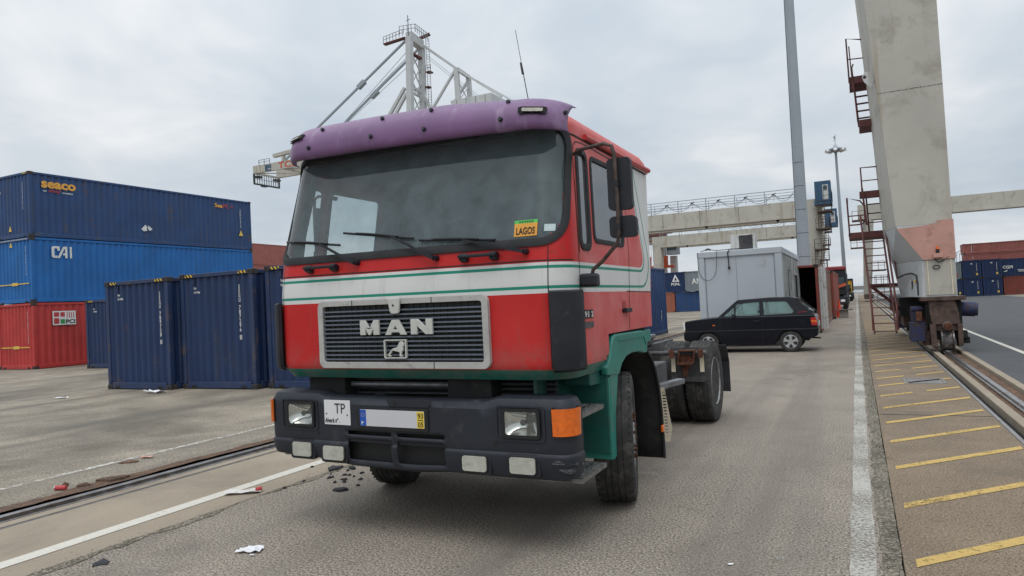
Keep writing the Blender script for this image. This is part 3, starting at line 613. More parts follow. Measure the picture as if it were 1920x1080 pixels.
MB().plate([(0, 0), (.5, .22), (.35, .0)], lambda u, v, w_: (14.95+u, RY+1.01+w_, 2.62+v), .01).box(16.3, 18.6, RY+1.01, RY+1.02, 2.72, 2.79).box(16.4, 18.6, RY+1.01, RY+1.02, 2.56, 2.63).build('flourish', m_mark, t)
t = container('brown-red container crosswise below the topmost one in the right-hand stack', 11.7, RY+4, 3.05, 12.2, 2.44, 1.95, m_maroon, group=GR, along='x', detail=False)
text('F\nR', (12.5, RY+4.02, 3.9), XD, ZD, .14, .7, m_mark, t, name='serial_number')
t = container('brown-red container crosswise on top of the right-hand stack, with a pale end', 11.6, RY+4, 5.02, 12.2, 2.44, 1.2, m_maroon, group=GR, along='x', detail=False)
text('F\nR\nA', (12.4, RY+4.02, 5.15), XD, ZD, .14, .8, m_mark, t, name='serial_number')
container('brown-red container at the foot of the crosswise pair behind the navy ends', 11.7, RY+6.6, 0, 12.2, 2.44, 3.0, m_maroon, group=GR, along='x', detail=False)
# --- containers right of the office
t = container('empty open container with its white door folded back, right behind the office cabin', -3.7, 28.6, 0, 6.06, 2.44, 2.58, m_brownc, m_rustc, 'containers in line behind the office', open_end=True)
d = MB(); corr(d, (-1.24, 28.6, 0), (.19, .35, 0), (0, -1, 0), 1.15, .16, 2.46, .3, .03); d.build('door', m_cwhite, t, solid=.03, recalc=False)
rb = MB(); rb.cyl((-1.16, 28.6, .12), (-1.16, 28.6, 2.5), .02).cyl((-1.08, 28.75, .12), (-1.08, 28.75, 2.5), .02).build('lock_bar', m_cwhite, t)
container('plain brown container behind the white open door, in line behind the office', -3.68, 35.2, 0, 6.06, 2.44, 2.60, m_brownc, group='containers in line behind the office')
t = container('rust-red container with a pale label patch, last of the line behind the office', -3.55, 41.5, 0, 12.0, 2.44, 2.62, m_rustc, group='containers in line behind the office')
MB().box(-1.75, -1.55, 41.48, 41.49, 1.5, 2.0).build('label_patch', m_cwhite, t)
# ================================================================== TRUCK
XC = -2.9
def shear(x, y, z): return (x, y, z+.010*(1.2-(x-XC)))
tk = thing('truck_tractor', 'red tractor truck with purple sun visor and white and green band, parked close by', 'truck', (XC, 7, 0))
def lerp(t, pts):
    if t <= pts[0][0]: return pts[0][1]
    for (a, b), (c, d) in zip(pts, pts[1:]):
        if t <= c: return b+(d-b)*(t-a)/(c-a)
    return pts[-1][1]
CR = .22
def c_hw(z): return lerp(z, [(1.12, 1.215), (1.2, 1.245), (1.95, 1.245), (2.86, 1.19), (2.93, 1.145), (2.97, 1.03)])
def c_yf(z): return lerp(z, [(1.12, 4.17), (1.2, 4.11), (1.75, 4.11), (2.0, 4.14), (2.86, 4.36), (2.93, 4.42), (2.97, 4.55)])
def c_yr(z): return lerp(z, [(1.2, 6.15), (1.7, 6.17), (2.2, 6.26), (2.8, 6.42), (2.93, 6.38), (2.97, 6.2)])
def S(a, z, off=0):
    hw, yf = c_hw(z), c_yf(z); s = 1 if a >= 0 else -1; b = abs(a); st = hw-CR; arc = CR*PI/2
    if b <= st: return (XC+s*b, yf-off, z)
    if b <= st+arc:
        t = (b-st)/CR; return (XC+s*(st+(CR+off)*math.sin(t)), yf+CR-(CR+off)*math.cos(t), z)
    return (XC+s*(hw+off), yf+CR+(b-st-arc), z)
def Sa(y, z, s=1):      # side position -> a
    return s*((c_hw(z)-CR)+CR*PI/2+(y-c_yf(z)-CR))
def SP(*p): return shear(*S(*p))
def inrr(x, y, q, r):
    x0, x1, y0, y1 = q
    if not (x0 < x < x1 and y0 < y < y1): return False
    dx = max(x0+r-x, x-(x1-r), 0); dy = max(y0+r-y, y-(y1-r), 0); return dx*dx+dy*dy < r*r
WS = (-1.235, 1.235, 2.035, 2.83); WSr = .17
QW = (4.475, 4.645, 2.0, 2.665); MW = (4.75, 5.44, 2.055, 2.66)
def LN(y, z): return y+.15*(z-2.05)
cab = MB(); na = 220; zs = [1.12, 1.15, 1.19]+[1.19+i*.0305 for i in range(1, 56)]+[2.90, 2.93, 2.955, 2.97]
zs = [z for z in zs if z <= 2.87]+[2.885, 2.90, 2.93, 2.955, 2.97]
cab.uv = []; amax = 3.17
def ring(z):
    AM = Sa(c_yr(z), z); st = c_hw(z)-CR; res_ = []
    for i in range(na+1):
        res_.append(-AM+2*AM*i/na)
    return res_
rings = [ring(z) for z in zs]
for z, rg in zip(zs, rings):
    for a in rg:
        p = S(a, z); cab.v.append(shear(*p)); cab.uv.append((p[1], z))
for j in range(len(zs)-1):
    zc = (zs[j]+zs[j+1])/2
    for i in range(na):
        a = (rings[j][i]+rings[j][i+1]+rings[j+1][i]+rings[j+1][i+1])/4; p = S(a, zc); side = abs(a) > c_hw(zc)-CR+CR*PI/2
        if inrr(a, zc, WS, WSr): continue
        if side and (inrr(p[1]-LN(0, zc), zc, QW, .05) or inrr(p[1]-LN(0, zc), zc, MW, .05)): continue
        if side and p[1] > 4.93 and zc < 1.36: continue
        if p[1] > 4.86 and side and zc < 1.22: continue
        k = j*(na+1)+i; cab.f.append((k, k+1, k+na+2, k+na+1)); cab.m.append(0)
# roof cap and back wall
top = (len(zs)-1)*(na+1); n0 = len(cab.v)
cab.v.append(shear(XC, 5.3, 3.0)); cab.uv.append((5.3, 2.9))
for i in range(na): cab.f.append((top+i, top+i+1, n0)); cab.m.append(0)
cab.f.append((top+na, top, n0)); cab.m.append(0)
for j in range(len(zs)-1): 
    if zs[j] > 1.36: cab.f.append((j*(na+1)+na, j*(na+1), (j+1)*(na+1), (j+1)*(na+1)+na)); cab.m.append(0)
cab_ob = cab.build('cab_shell', m_cab, tk, smooth=True, recalc=False)
# inner lining
def off_shell():
    mb = MB(); zz = [1.3, 1.6, 1.95, 2.05, 2.3, 2.6, 2.82]; 
    for z in zz:
        AM = Sa(c_yr(z)-.06, z)
        for i in range(na+1): mb.v.append(SP(-AM+2*AM*i/na, z, -.05))
    for j in range(len(zz)-1):
        zc = (zz[j]+zz[j+1])/2
        for i in range(na):
            AM = Sa(c_yr(zc)-.06, zc); a = -AM+2*AM*(i+.5)/na; y = S(a, zc)[1]
            if zc > 1.95 and (abs(a) < 1.27 or 4.46 < y < 4.74 and abs(a) > 1.4 or 4.74 < y < 5.56): continue
            k = j*(na+1)+i; mb.f.append((k+1, k, k+na+1, k+na+2)); mb.m.append(0)
        mb.f.append((j*(na+1), j*(na+1)+na, (j+1)*(na+1)+na, (j+1)*(na+1))); mb.m.append(0)
    return mb
off_shell().build('cab_lining', m_cloth, tk, recalc=False)
MB().box(XC-1.12, XC+1.12, 4.4, 6.3, 2.80, 2.83).build('headliner', m_cloth, tk)
MB().box(XC-1.18, XC+1.18, 4.4, 6.08, 1.22, 1.26).build('cab_floor', m_seat, tk)
# glass
def patch(q, r, off, na_=40, nz=14, side=0):
    mb = MB(); x0, x1, y0, y1 = q
    mb.uv = None; ow = rrect(x0, x1, y0, y1, r, 6)
    # scan rows clipped to the rounded outline
    for j in range(nz+1):
        z = y0+(y1-y0)*j/nz; dz = max(y0+r-z, z-(y1-r), 0); ins = r-math.sqrt(max(0, r*r-dz*dz))
        for i in range(na_+1):
            u = x0+ins+(x1-x0-2*ins)*i/na_
            mb.v.append(SP(Sa(LN(u, z), z, side) if side else u, z, off))
    mb.f = [(j*(na_+1)+i, j*(na_+1)+i+1, (j+1)*(na_+1)+i+1, (j+1)*(na_+1)+i) for j in range(nz) for i in range(na_)]; mb.m = [0]*len(mb.f)
    return mb
def gasket(q, r, wd, off, t=.012, side=0, n=14, dense=.05):
    """frame band following a rounded rectangle on the cab surface; wd outward"""
    x0, x1, y0, y1 = q; ins = .012
    def loop(d):
        pts = rrect(x0-d, x1+d, y0-d, y1+d, max(.01, r+d), 8); return pts
    A, B = loop(-ins), loop(wd); k = len(A)
    # subdivide straight runs
    def sub(P, Q):
        oa, ob = [], []
        for i in range(len(P)):
            p, p2, q_, q2 = P[i], P[(i+1) % k], Q[i], Q[(i+1) % k]; m_ = max(1, int(math.dist(p, p2)/dense))
            for s_ in range(m_):
                f = s_/m_; oa.append((p[0]+(p2[0]-p[0])*f, p[1]+(p2[1]-p[1])*f)); ob.append((q_[0]+(q2[0]-q_[0])*f, q_[1]+(q2[1]-q_[1])*f))
        return oa, ob
    A, B = sub(A, B); k = len(A); mb = MB()
    P = lambda p, o: SP(Sa(LN(p[0], p[1]), p[1], side) if side else p[0], p[1], o)
    M_ = [((a[0]+b[0])/2, (a[1]+b[1])/2) for a, b in zip(A, B)]
    for L_, o in ((A, off-.01), (A, off+t*.6), (M_, off+t), (B, off+t*.5), (B, off-.01)): mb.v += [P(p, o) for p in L_]
    for l in range(4): mb.f += [(l*k+i, l*k+(i+1) % k, (l+1)*k+(i+1) % k, (l+1)*k+i) for i in range(k)]
    mb.m = [0]*len(mb.f); return mb
patch(WS, WSr, -.004, 60, 16).build('windscreen', m_glassw, tk, smooth='full', recalc=False)
gasket(WS, WSr, .045, .004, .014).build('windscreen_gasket', m_rub, tk, smooth=True)
for s in (1, -1):
    patch(QW, .05, -.004, 6, 8, s).build('quarter_window', m_glasss, tk, smooth='full', recalc=False)
    patch(MW, .05, -.004, 14, 8, s).build('side_window', m_glasss, tk, smooth='full', recalc=False)
    gasket(QW, .05, .032, .003, .01, s).build('window_seal', m_rub, tk, smooth=True)
    gasket(MW, .05, .022, .003, .008, s).build('window_seal', m_rub, tk, smooth=True)
# seams
def strip(pts, wd, off, mat, name, side=0, t=None):
    mb = MB(); o = []
    for i, p in enumerate(pts):
        a = pts[max(0, i-1)]; b = pts[min(len(pts)-1, i+1)]; dx, dy = b[0]-a[0], b[1]-a[1]; l = math.hypot(dx, dy) or 1
        for s_ in (-.5, .5):
            u, z = p[0]-dy/l*wd*s_, p[1]+dx/l*wd*s_; mb.v.append(SP(Sa(u, z, side) if side else u, z, off))
    mb.f = [(2*i, 2*i+1, 2*i+3, 2*i+2) for i in range(len(pts)-1)]; mb.m = [0]*len(mb.f); return mb.build(name, mat, tk, recalc=False)
def ln(x0, z0, x1, z1, n=24): return [(x0+(x1-x0)*i/n, z0+(z1-z0)*i/n) for i in range(n+1)]
strip(ln(-1.33, 1.897, 1.33, 1.897, 60), .008, .0025, m_ink, 'panel_gap')
for s in (1, -1):
    strip(ln(s*1.13, 1.20, s*1.13, 1.99), .006, .0025, m_ink, 'panel_gap')
    dgap = ln(4.39, 1.36, 4.40, 1.9)+ln(4.40, 1.92, 4.49, 2.62)+[(4.52, 2.70), (4.57, 2.735), (4.7, 2.745)]+ln(4.8, 2.745, 5.50, 2.73)+[(5.60, 2.70), (5.63, 2.62)]+ln(5.62, 2.5, 5.56, 2.02)+ln(5.55, 1.95, 5.47, 1.37)
    strip([p for p in dgap if True], .008, .0025, m_ink, 'door_gap', s)
    strip(ln(4.47, 2.45, 4.42, 1.95), .012, .003, m_rusty, 'rust_streak', s)
    strip(ln(5.44, 1.686, 6.14, 1.676), .006, .0025, m_ink, 'panel_gap', s)
    strip(ln(4.38, 2.775, 6.38, 2.765), .014, .004, m_dark, 'roof_gutter', s)
    # pressed crease under the side windows
    strip(ln(4.7, 1.985, 5.4, 1.955), .02, .006, m_cab, 'door_crease', s) if False else None
# grille
fg = 4.11
def FP(dy=0): return lambda u, v, w_: shear(XC+u, fg-dy-w_, v)
gf = MB().plate(rrect(-.735, .71, 1.200, 1.694, .05, 6), FP(.002), .035, [rrect(-.69, .665, 1.245, 1.655, .02, 3)])
g = gf.build('grille_frame', m_grey, tk, bevel=.006)
MB().plate(rrect(-.70, .68, 1.235, 1.665, .01, 1), FP(.001), .002).build('grille_backing', m_ink, g)
sl = MB()
for i in range(12):
    z = 1.264+i*.0318; sl.box(XC-.69, XC+.665, fg-.030, fg-.016, z-.0055, z+.0055)
sl.map(shear).build('grille_slats', m_slat, g)
sl = MB()
for i in range(25): x = XC-.66+i*.0545; sl.box(x-.003, x+.003, fg-.010, fg-.004, 1.245, 1.655)
sl.map(shear).build('grille_ribs', m_black, g)
for x in (-.41, .275): MB().box(XC+x-.003, XC+x+.003, fg-.0385, fg-.036, 1.655, 1.694).map(shear).build('frame_gap', m_ink, g)
MB().box(XC+.272, XC+.278, fg-.0385, fg-.036, 1.2, 1.245).map(shear).build('frame_gap', m_ink, g)
MB().plate([(-.085, 1.70), (.025, 1.70), (.015, 1.60), (.005, 1.588), (-.055, 1.588), (-.065, 1.60)], FP(.037), .02).build('bonnet_catch', m_badge, g, bevel=.008)
MB().cyl((XC-.032, fg-.056, 1.645), (XC-.032, fg-.059, 1.645), .008).map(shear).build('lock', m_dark, g)
def letters(pls, x0, x1, z0, z1, mat, name, dy=.03, t=.018):
    mb = MB()
    for pl in pls:
        holes = []
        if isinstance(pl, tuple): pl, holes = pl
        f = lambda q: [(x0+(x1-x0)*u, z0+(z1-z0)*v) for u, v in q]
        mb.plate(f(pl), FP(dy), t, [f(h) for h in holes])
    return mb.build(name, mat, g, bevel=.002, seg=1)
LM = [(0, 0), (.28, 0), (.28, .42), (.44, 0), (.54, 0), (.70, .42), (.70, 0), (1, 0), (1, 1), (.73, 1), (.5, .45), (.27, 1), (0, 1)]
LA = ([(0, 0), (.27, 0), (.33, .17), (.67, .17), (.73, 0), (1, 0), (.66, 1), (.34, 1)], [[(.41, .36), (.5, .6), (.59, .36)]])
LN = [(0, 0), (.3, 0), (.3, .55), (.68, 0), (1, 0), (1, 1), (.7, 1), (.7, .48), (.32, 1), (0, 1)]
letters([LM], -.338, -.170, 1.440, 1.546, m_badge, 'badge_letter'); letters([LA], -.118, .062, 1.438, 1.544, m_badge, 'badge_letter'); letters([LN], .102, .280, 1.438, 1.545, m_badge, 'badge_letter')
letters([(rrect(0, 1, 0, 1, .06, 3), [rrect(.05, .95, .06, .94, .04, 3)])], -.133, .058, 1.272, 1.405, m_badge, 'emblem_frame')
LION = [(.08, .10), (.16, .17), (.20, .10), (.30, .10), (.29, .15), (.25, .19), (.38, .40), (.50, .36), (.64, .34), (.70, .30), (.68, .14), (.70, .10), (.82, .10), (.80, .14), (.77, .17), (.79, .34), (.86, .44), (.86, .56), (.83, .62), (.90, .64), (.91, .70), (.86, .73), (.92, .76), (.92, .82), (.86, .85), (.84, .93), (.80, .88), (.74, .92), (.68, .82), (.62, .66), (.57, .58), (.44, .54), (.36, .50), (.30, .42), (.21, .26), (.12, .18)]
letters([LION], -.133, .058, 1.272, 1.405, m_badge, 'emblem_lion')
# model number plates on both doors
for s in (1,):
    MB().add([SP(Sa(y, z, s), z, .004) for y, z in ((4.39, 1.562), (4.61, 1.562), (4.61, 1.505), (4.39, 1.505))], [(0, 1, 2, 3)]).build('number_strip', m_ink, tk, solid=.003)
    MB().add([SP(Sa(y, z, s), z, .004) for y, z in ((4.39, 1.480), (4.61, 1.480), (4.61, 1.440), (4.39, 1.440))], [(0, 1, 2, 3)]).build('number_strip', m_frame, tk, solid=.003)
    x = XC+s*1.25; text('19·3', (x, 4.42, 1.512), (0, 1, 0), ZD, .10, .04, m_mark, tk, 'model_number', bold=.02); text('2', (x, 4.57, 1.512), (0, 1, 0), ZD, .028, .04, m_mark, tk, 'model_number', bold=.02)
# corner air deflectors
for s in (1, -1):
    mb = MB(); n_ = 12; zz = [1.175, 1.19, 1.25, 1.4, 1.55, 1.66, 1.69, 1.70]
    for o_, sc in ((.035, 1), (.060, 1)):
        for j, z in enumerate(zz):
            ed = .012 if j in (0, len(zz)-1) else 0
            for i in range(n_+1):
                a = s*(1.130+.238*i/n_); e2 = .02 if i in (0, n_) else 0
                mb.v.append(SP(a, z, o_-ed-e2*.6))
    q = (n_+1)*len(zz)
    for j in range(len(zz)-1):
        for i in range(n_):
            k = j*(n_+1)+i; mb.f += [(q+k, q+k+1, q+k+n_+2, q+k+n_+1), (k+1, k, k+n_+1, k+n_+2)]
    for j in range(len(zz)-1):
        for i in (0, n_): k = j*(n_+1)+i; mb.f.append((k, q+k, q+k+n_+1, k+n_+1))
    for i in range(n_):
        for j in (0, len(zz)-1): k = j*(n_+1)+i; mb.f.append((k, k+1, q+k+1, q+k))
    mb.m = [0]*len(mb.f); mb.build('air_deflector', m_black, tk, smooth=True)
# sun visor
m_smoke = pm('grimy_lens', (.16, .15, .12), .3, .1, .3, 30, coat=.4)
VP = [(0, 4.165, 2.770), (.06, 4.14, 2.776), (.16, 4.125, 2.798), (.35, 4.125, 2.868), (.55, 4.15, 2.938), (.75, 4.20, 2.998), (.9, 4.25, 3.038), (1, 4.31, 3.056)]
def V(a, s, off=0):
    y0 = lerp(s, [(p[0], p[1]) for p in VP]); z = lerp(s, [(p[0], p[2]) for p in VP]); hw, r = 1.19, .26; sg = 1 if a >= 0 else -1; b = abs(a); st = hw-r
    f = max(0, (b-(st-.25)))/.9; z -= (.12*f*f)*(s*.9+.05)+max(0, min(b, .85)-.30)*((.06 if a > 0 else 0)*s+.015)-.02*(.9-a); 
    if b <= st: return shear(XC+.05+sg*b, y0-off, z+.3*off)
    t = (b-st)/r; t = min(t, 1.45); y0 += .0
    return shear(XC+.05+sg*(st+(r+off)*math.sin(t)), y0+(r-(r+off)*math.cos(t))*1.05, z)
mb = MB(); ss = [0, .03, .06, .1, .16, .25, .35, .45, .55, .65, .75, .83, .9, .95, 1]; n_ = 90; am = .93+.26*1.38
for s in ss:
    for i in range(n_+1): mb.v.append(V(-am+2*am*i/n_, s))
mb.f = [(j*(n_+1)+i, j*(n_+1)+i+1, (j+1)*(n_+1)+i+1, (j+1)*(n_+1)+i) for j in range(len(ss)-1) for i in range(n_)]; mb.m = [0]*len(mb.f)
vis = mb.build('sun_visor', m_visor, tk, smooth='full', recalc=False, solid=.005)
for a, s in ((-.76, .72), (-.85, .30), (-.20, .74), (-.26, .32), (.22, .76), (.20, .31), (.82, .80), (.80, .33), (1.25, .55)):
    p = Vector(V(a, s, .002)); q = Vector(V(a, s, .016)); mb = MB().cyl(p, q, .017, .013, 10).cyl(p, Vector(V(a, s, -.09)), .007, n=6)
    mb.build('visor_bolt', m_black, vis, smooth=True)
for a in (-.76, -.20, .22, .82): 
    MB().tube([V(a-.01, .95, -.02), V(a-.06, .5, -.035), V(a-.1, .2, -.03)], .006, 5).build('visor_bracket', m_dark, vis)
for a, sc in ((1.02, .49), (-1.02, .62)):
    mb = MB()
    def lp(u, v, w_): return V(a+u, sc+v, w_)
    mb.plate(rrect(-.092, .092, -.085, .085, (.03, .03, .03, .03), 4), lambda u, v, w_: V(a+u, sc+v, .004+w_), .012); m1 = mb.build('marker_lamp', m_dark, vis)
    MB().plate(rrect(-.062, .062, -.052, .052, .02, 3), lambda u, v, w_: V(a+u, sc+v, .016+w_), .012).build('lamp_lens', m_smoke, m1)
# windscreen stickers
def on_ws(x0, x1, z0, z1, off, mat, name):
    MB().add([SP(x0, z0, off), SP(x1, z0, off), SP(x1, z1, off), SP(x0, z1, off)], [(0, 1, 2, 3)]).build(name, mat, tk, solid=.0008)
on_ws(.89, 1.055, 2.045+.018, 2.150, .001, m_stick, 'permit_sticker'); on_ws(.89, 1.055, 2.150, 2.172, .001, m_stickg, 'permit_sticker_header')
o_, e1, e2 = Vector(SP(.905, 2.075, .002)), Vector(SP(1.04, 2.075, .002)), Vector(SP(.905, 2.13, .002))
text('LAGOS', o_, e1-o_, e2-o_, .135, .05, m_ink, tk, 'sticker_lettering', bold=.02, depth=.0005, lift=.0008)
for i in range(6): on_ws(.925+i*.018, .933+i*.018, 2.156, 2.166, .0025, m_ink, 'sticker_mark')
on_ws(1.10, 1.175, 2.088, 2.135, .001, m_stickw, 'round_off_sticker')
# wipers
for pv, mid, b0, b1 in (((-.385, 1.970), (-.74, 2.135), (-1.12, 2.180), (-.56, 2.115)), ((.300, 1.960), (-.08, 2.145), (-.54, 2.205), (.10, 2.115)), ((.985, 1.960), (.52, 2.070), (.15, 2.098), (.76, 2.055))):
    P = lambda q, o: SP(q[0], q[1], o)
    mb = MB().cyl(P(pv, -.01), P(pv, .05), .022, .016, 12); w_ = mb.build('wiper_pivot', m_black, tk, smooth=True)
    MB().bar(P(pv, .045), P((pv[0]*.75+mid[0]*.25, pv[1]*.75+mid[1]*.25), .06), .036, .024).bar(P((pv[0]*.78+mid[0]*.22, pv[1]*.78+mid[1]*.22), .058), P(mid, .04), .020, .014).build('wiper_arm', m_black, w_)
    n_ = 10; pts = [P((b0[0]+(b1[0]-b0[0])*i/n_, b0[1]+(b1[1]-b0[1])*i/n_), .018) for i in range(n_+1)]
    mb = MB().tube(pts, .009, 6); q_ = [P((b0[0]+(b1[0]-b0[0])*i/n_, b0[1]+(b1[1]-b0[1])*i/n_+.008*math.sin(PI*i/n_)), .032) for i in range(2, n_-1)]
    mb.tube(q_, .008, 6).build('wiper_blade', m_black, w_)
# grab handles under the windscreen
for x0, x1 in ((-.86, -.56), (.50, .79)):
    mb = MB().bar(SP(x0, 1.955, .055), SP(x1, 1.955, .055), .03, .022)
    for x in (x0+.03, x1-.03): mb.bar(SP(x, 1.955, .05), SP(x, 1.938, .0), .055, .05)
    mb.build('grab_handle', m_black, tk, bevel=.006)
MB().cyl(SP(-1.12, 1.93, 0), SP(-1.12, 1.93, .012), .02, .016).build('cap', m_cab, tk) if False else None
# door handle
for s in (1, -1):
    MB().bar(SP(Sa(5.30, 1.535, s), 1.535, .02), SP(Sa(5.45, 1.535, s), 1.535, .02), .04, .035).build('door_handle', m_black, tk, bevel=.006)
    MB().plate(rrect(5.31, 5.40, 1.555, 1.61, .02, 3), lambda u, v, w_: SP(Sa(u, v, s), v, .002+w_), .001).build('handle_recess', m_dgreen if False else m_markr, tk)
# roof rear lip and front lamp
MB().bar(SP(Sa(6.05, 2.80, 1), 2.80, .02), SP(Sa(6.05, 2.80, -1), 2.80, .02), .001).build('x', m_cab, tk) if False else None
mb = MB()
for s in (1, -1): mb.tube([SP(Sa(4.75, 2.80, s), 2.80, .012), SP(Sa(5.4, 2.80, s), 2.80, .02), SP(Sa(6.40, 2.80, s), 2.80, .03)], .022, 8)
mb.bar((XC-1.2, 6.43, 2.80), (XC+1.2, 6.43, 2.80), .05, .045).build('roof_rail', m_red, tk, smooth=True)
# mirrors
for s in (1, -1):
    X = lambda x: XC+s*(x if s > 0 else min(x, 1.25)+(max(x, 1.25)-1.25)*.5); dY = 0 if s > 0 else .47
    arm = MB().tube([(X(1.22), 4.47, 2.625), (X(1.30), 4.42, 2.640), (X(1.47), 4.37, 2.645), (X(1.525), 4.36, 2.62), (X(1.540), 4.36, 2.56), (X(1.545), 4.36, 2.3), (X(1.545), 4.36, 2.06), (X(1.53), 4.37, 1.99), (X(1.40), 4.41, 1.875), (X(1.335), 4.42, 1.83), (X(1.32), 4.42, 1.77)], .013, 8)
    ar = arm.map(lambda x, y, z: shear(x, y+dY, z)).build('mirror_arm', m_mirp, tk, smooth=True)
    MB().box(X(1.25), X(1.29), 4.44, 4.50, 2.61, 2.645).map(lambda x, y, z: shear(x, y+dY, z)).build('arm_bracket', m_black, ar, bevel=.005)
    MB().box(X(1.25), X(1.37), 4.37, 4.46, 1.715, 1.805).map(lambda x, y, z: shear(x, y+dY, z)).build('arm_bracket', m_black, ar, bevel=.018)
    for x0, x1, z0, z1, r_, nm in ((1.475, 1.635, 2.205, 2.545, .03, 'main_mirror'), (1.475, 1.655, 2.025, 2.165, .03, 'wide_angle_mirror')):
        mb = MB().plate(rrect(x0, x1, z0, z1, r_, 5), lambda u, v, w_: (X(u)+.0*w_, 4.385+w_, v), .045)
        mr = mb.map(lambda x, y, z: shear(x, y+dY, z)).build(nm, m_black, ar, bevel=.014, seg=3)
        MB().plate(rrect(x0+.012, x1-.012, z0+.012, z1-.012, r_-.01, 4), lambda u, v, w_: (X(u), 4.431+w_, v), .003).map(lambda x, y, z: shear(x, y+dY, z)).build('mirror_glass', m_chrome, mr)
        MB().box(X(1.53), X(1.56), 4.345, 4.39, (z0+z1)/2-.02, (z0+z1)/2+.02).map(lambda x, y, z: shear(x, y+dY, z)).build('clamp', m_black, ar)
# aerial
MB().tube([(-2.03, 4.6, 2.93), (-2.085, 4.6, 3.30)], .0035, 5).tube([(-2.085, 4.6, 3.30), (-2.13, 4.6, 3.62)], .0022, 5).cyl((-2.087, 4.6, 3.29), (-2.100, 4.6, 3.375), .010, .008, 8).build('aerial', m_wire, tk)
# interior
MB().plate([(4.30, 1.6), (4.30, 1.99), (4.42, 2.02), (4.62, 2.0), (4.72, 1.9), (4.74, 1.6)], lambda u, v, w_: (XC-1.15+w_, u, v), 2.3).build('dashboard', m_seat, tk, bevel=.01)
for sx in (-.62, .62):
    se = MB().box(XC+sx-.25, XC+sx+.25, 5.05, 5.55, 1.5, 1.66).build('seat', m_seat, tk, bevel=.04)
    MB().bar((XC+sx, 5.58, 1.62), (XC+sx, 5.72, 2.25), .48, .14, ref=(0, 1, 0)).build('seat_back', m_seat, se, bevel=.04)
    MB().bar((XC+sx, 5.73, 2.27), (XC+sx, 5.76, 2.46), .26, .1, ref=(0, 1, 0)).build('headrest', m_seat, se, bevel=.03)
mb = MB(); c_ = Vector((XC+.60, 4.86, 1.96)); ax = Vector((0, -.55, .83)).normalized(); a_ = Vector((1, 0, 0)); b_ = ax.cross(a_)
mb.tube([c_+(a_*math.cos(t)+b_*math.sin(t))*.22 for t in [2*PI*i/28 for i in range(28)]], .014, 6, closed=True)
for t in (.3, 2.8, 4.7): mb.bar(c_, c_+(a_*math.cos(t)+b_*math.sin(t))*.21, .03, .015)
mb.cyl(c_, c_-ax*.35, .03).build('steering_wheel', m_black, tk)
mb = MB(); mb.box(XC-.28, XC+.10, 4.85, 5.2, 1.6, 2.02).build('centre_console_box', m_seat, tk, bevel=.04)
MB().bar((XC-.30, 5.1, 2.0), (XC-.33, 5.1, 2.55), .22, .05).build('dark_reflection_slab', m_seat, tk, bevel=.02)  # dark slab added to hint at the vague dark reflections in the windscreen
# ------------------------------------------------------------------ bumper
BH, BR, BY = 1.265, .10, 4.05
BP = [(-.20, 1.020), (-.075, 1.022), (-.03, 1.008), (-.004, .965), (0, .938), (0, .875), (0, .772), (0, .75), (0, .722), (0, .69), (-.004, .665), (.006, .655), (.008, .640), (0, .57), (-.006, .53), (-.014, .49), (-.06, .465), (-.2, .46)]
def B(a, off, z):
    s = 1 if a >= 0 else -1; b = abs(a); st = BH-BR; arc = BR*PI/2; r = BR+off
    bow = .012*(b/BH)**2
    if b <= st: return shear(XC+s*b, BY-off+bow, z)
    if b <= st+arc:
        t = (b-st)/BR; return shear(XC+s*(st+max(r, .01)*math.sin(t)), BY+bow+BR-max(r, .01)*math.cos(t), z)
    return shear(XC+s*(BH+off), BY+bow+BR+(b-st-arc), z)
ag = sorted(set([-1.42, -1.38, 1.38, 1.42, -.479, -.095, -.045, .345, -.73, -.70, .69, .71, .80, 1.045, -1.055, -.80]+[round(-1.36+i*.04, 3) for i in range(69)]))
KEEP = (.80, 1.045, -1.055, -.80, -.479, -.095, -.045, .345)
ag = [a for a in ag if a in KEEP or min(abs(a-k) for k in KEEP) > .006]
mb = MB(); na_ = len(ag)
def bz(a, z):
    lowend = lerp(a, [(-1.42, .545), (-.8, .515), (-.49, .478), (.1, .468), (.36, .49), (.5, .485), (1.42, .485)])
    zz = z if z > .6 else lowend+(z-.46)*(.6-lowend)/.14
    dip = lerp(abs(a+.015), [(0, -.035), (.66, -.03), (.76, 0), (1.4, .0)])
    return zz+(dip if z > .99 else dip*.8 if z > .95 else 0)
for o_, z in BP:
    for a in ag: mb.v.append(B(a, o_, bz(a, z)))
for j in range(len(BP)-1):
    zc = (BP[j][1]+BP[j+1][1])/2
    for i in range(na_-1):
        a = (ag[i]+ag[i+1])/2
        op = (-.479 < a < -.095 or -.045 < a < .345)
        if op and (.722 < zc < .75 or .53 < zc < .69) and BP[j][0] > -.05: continue
        if (.80 < a < 1.045 or -1.055 < a < -.80) and .772 < zc < .938: continue
        k = j*na_+i; mb.f.append((k, k+1, k+na_+1, k+na_)); mb.m.append(0)
bp = mb.build('bumper', m_bump, tk, smooth=True, recalc=False, solid=-.012)
for z0, z1 in ((.668, .692), (.600, .610)): MB().plate([(-.479, z0), (.345, z0), (.345, z1), (-.479, z1)], lambda u, v, w_: B(u, -.035+w_, v), .02).build('intake_bar', m_bump, bp) if z0 > .65 else None
MB().box(XC-.66, XC+.50, 4.12, 4.14, .52, .86).map(shear).build('intake_backing', m_ink, bp)
MB().plate([(-.118, .985), (.255, .985), (.235, .94), (.225, .935), (-.095, .935), (-.105, .945)], lambda u, v, w_: B(u, .001+w_, v-.0), .008).build('tow_cover', m_bump, bp, bevel=.003)
MB().cyl(B(-.05, .0, .955), B(-.05, .0115, .955), .016).build('hole', m_ink, bp)
for x in (-.76, .73): MB().cyl(B(x, .0, .72), B(x, .003, .72), .016).build('hole', m_ink, bp)
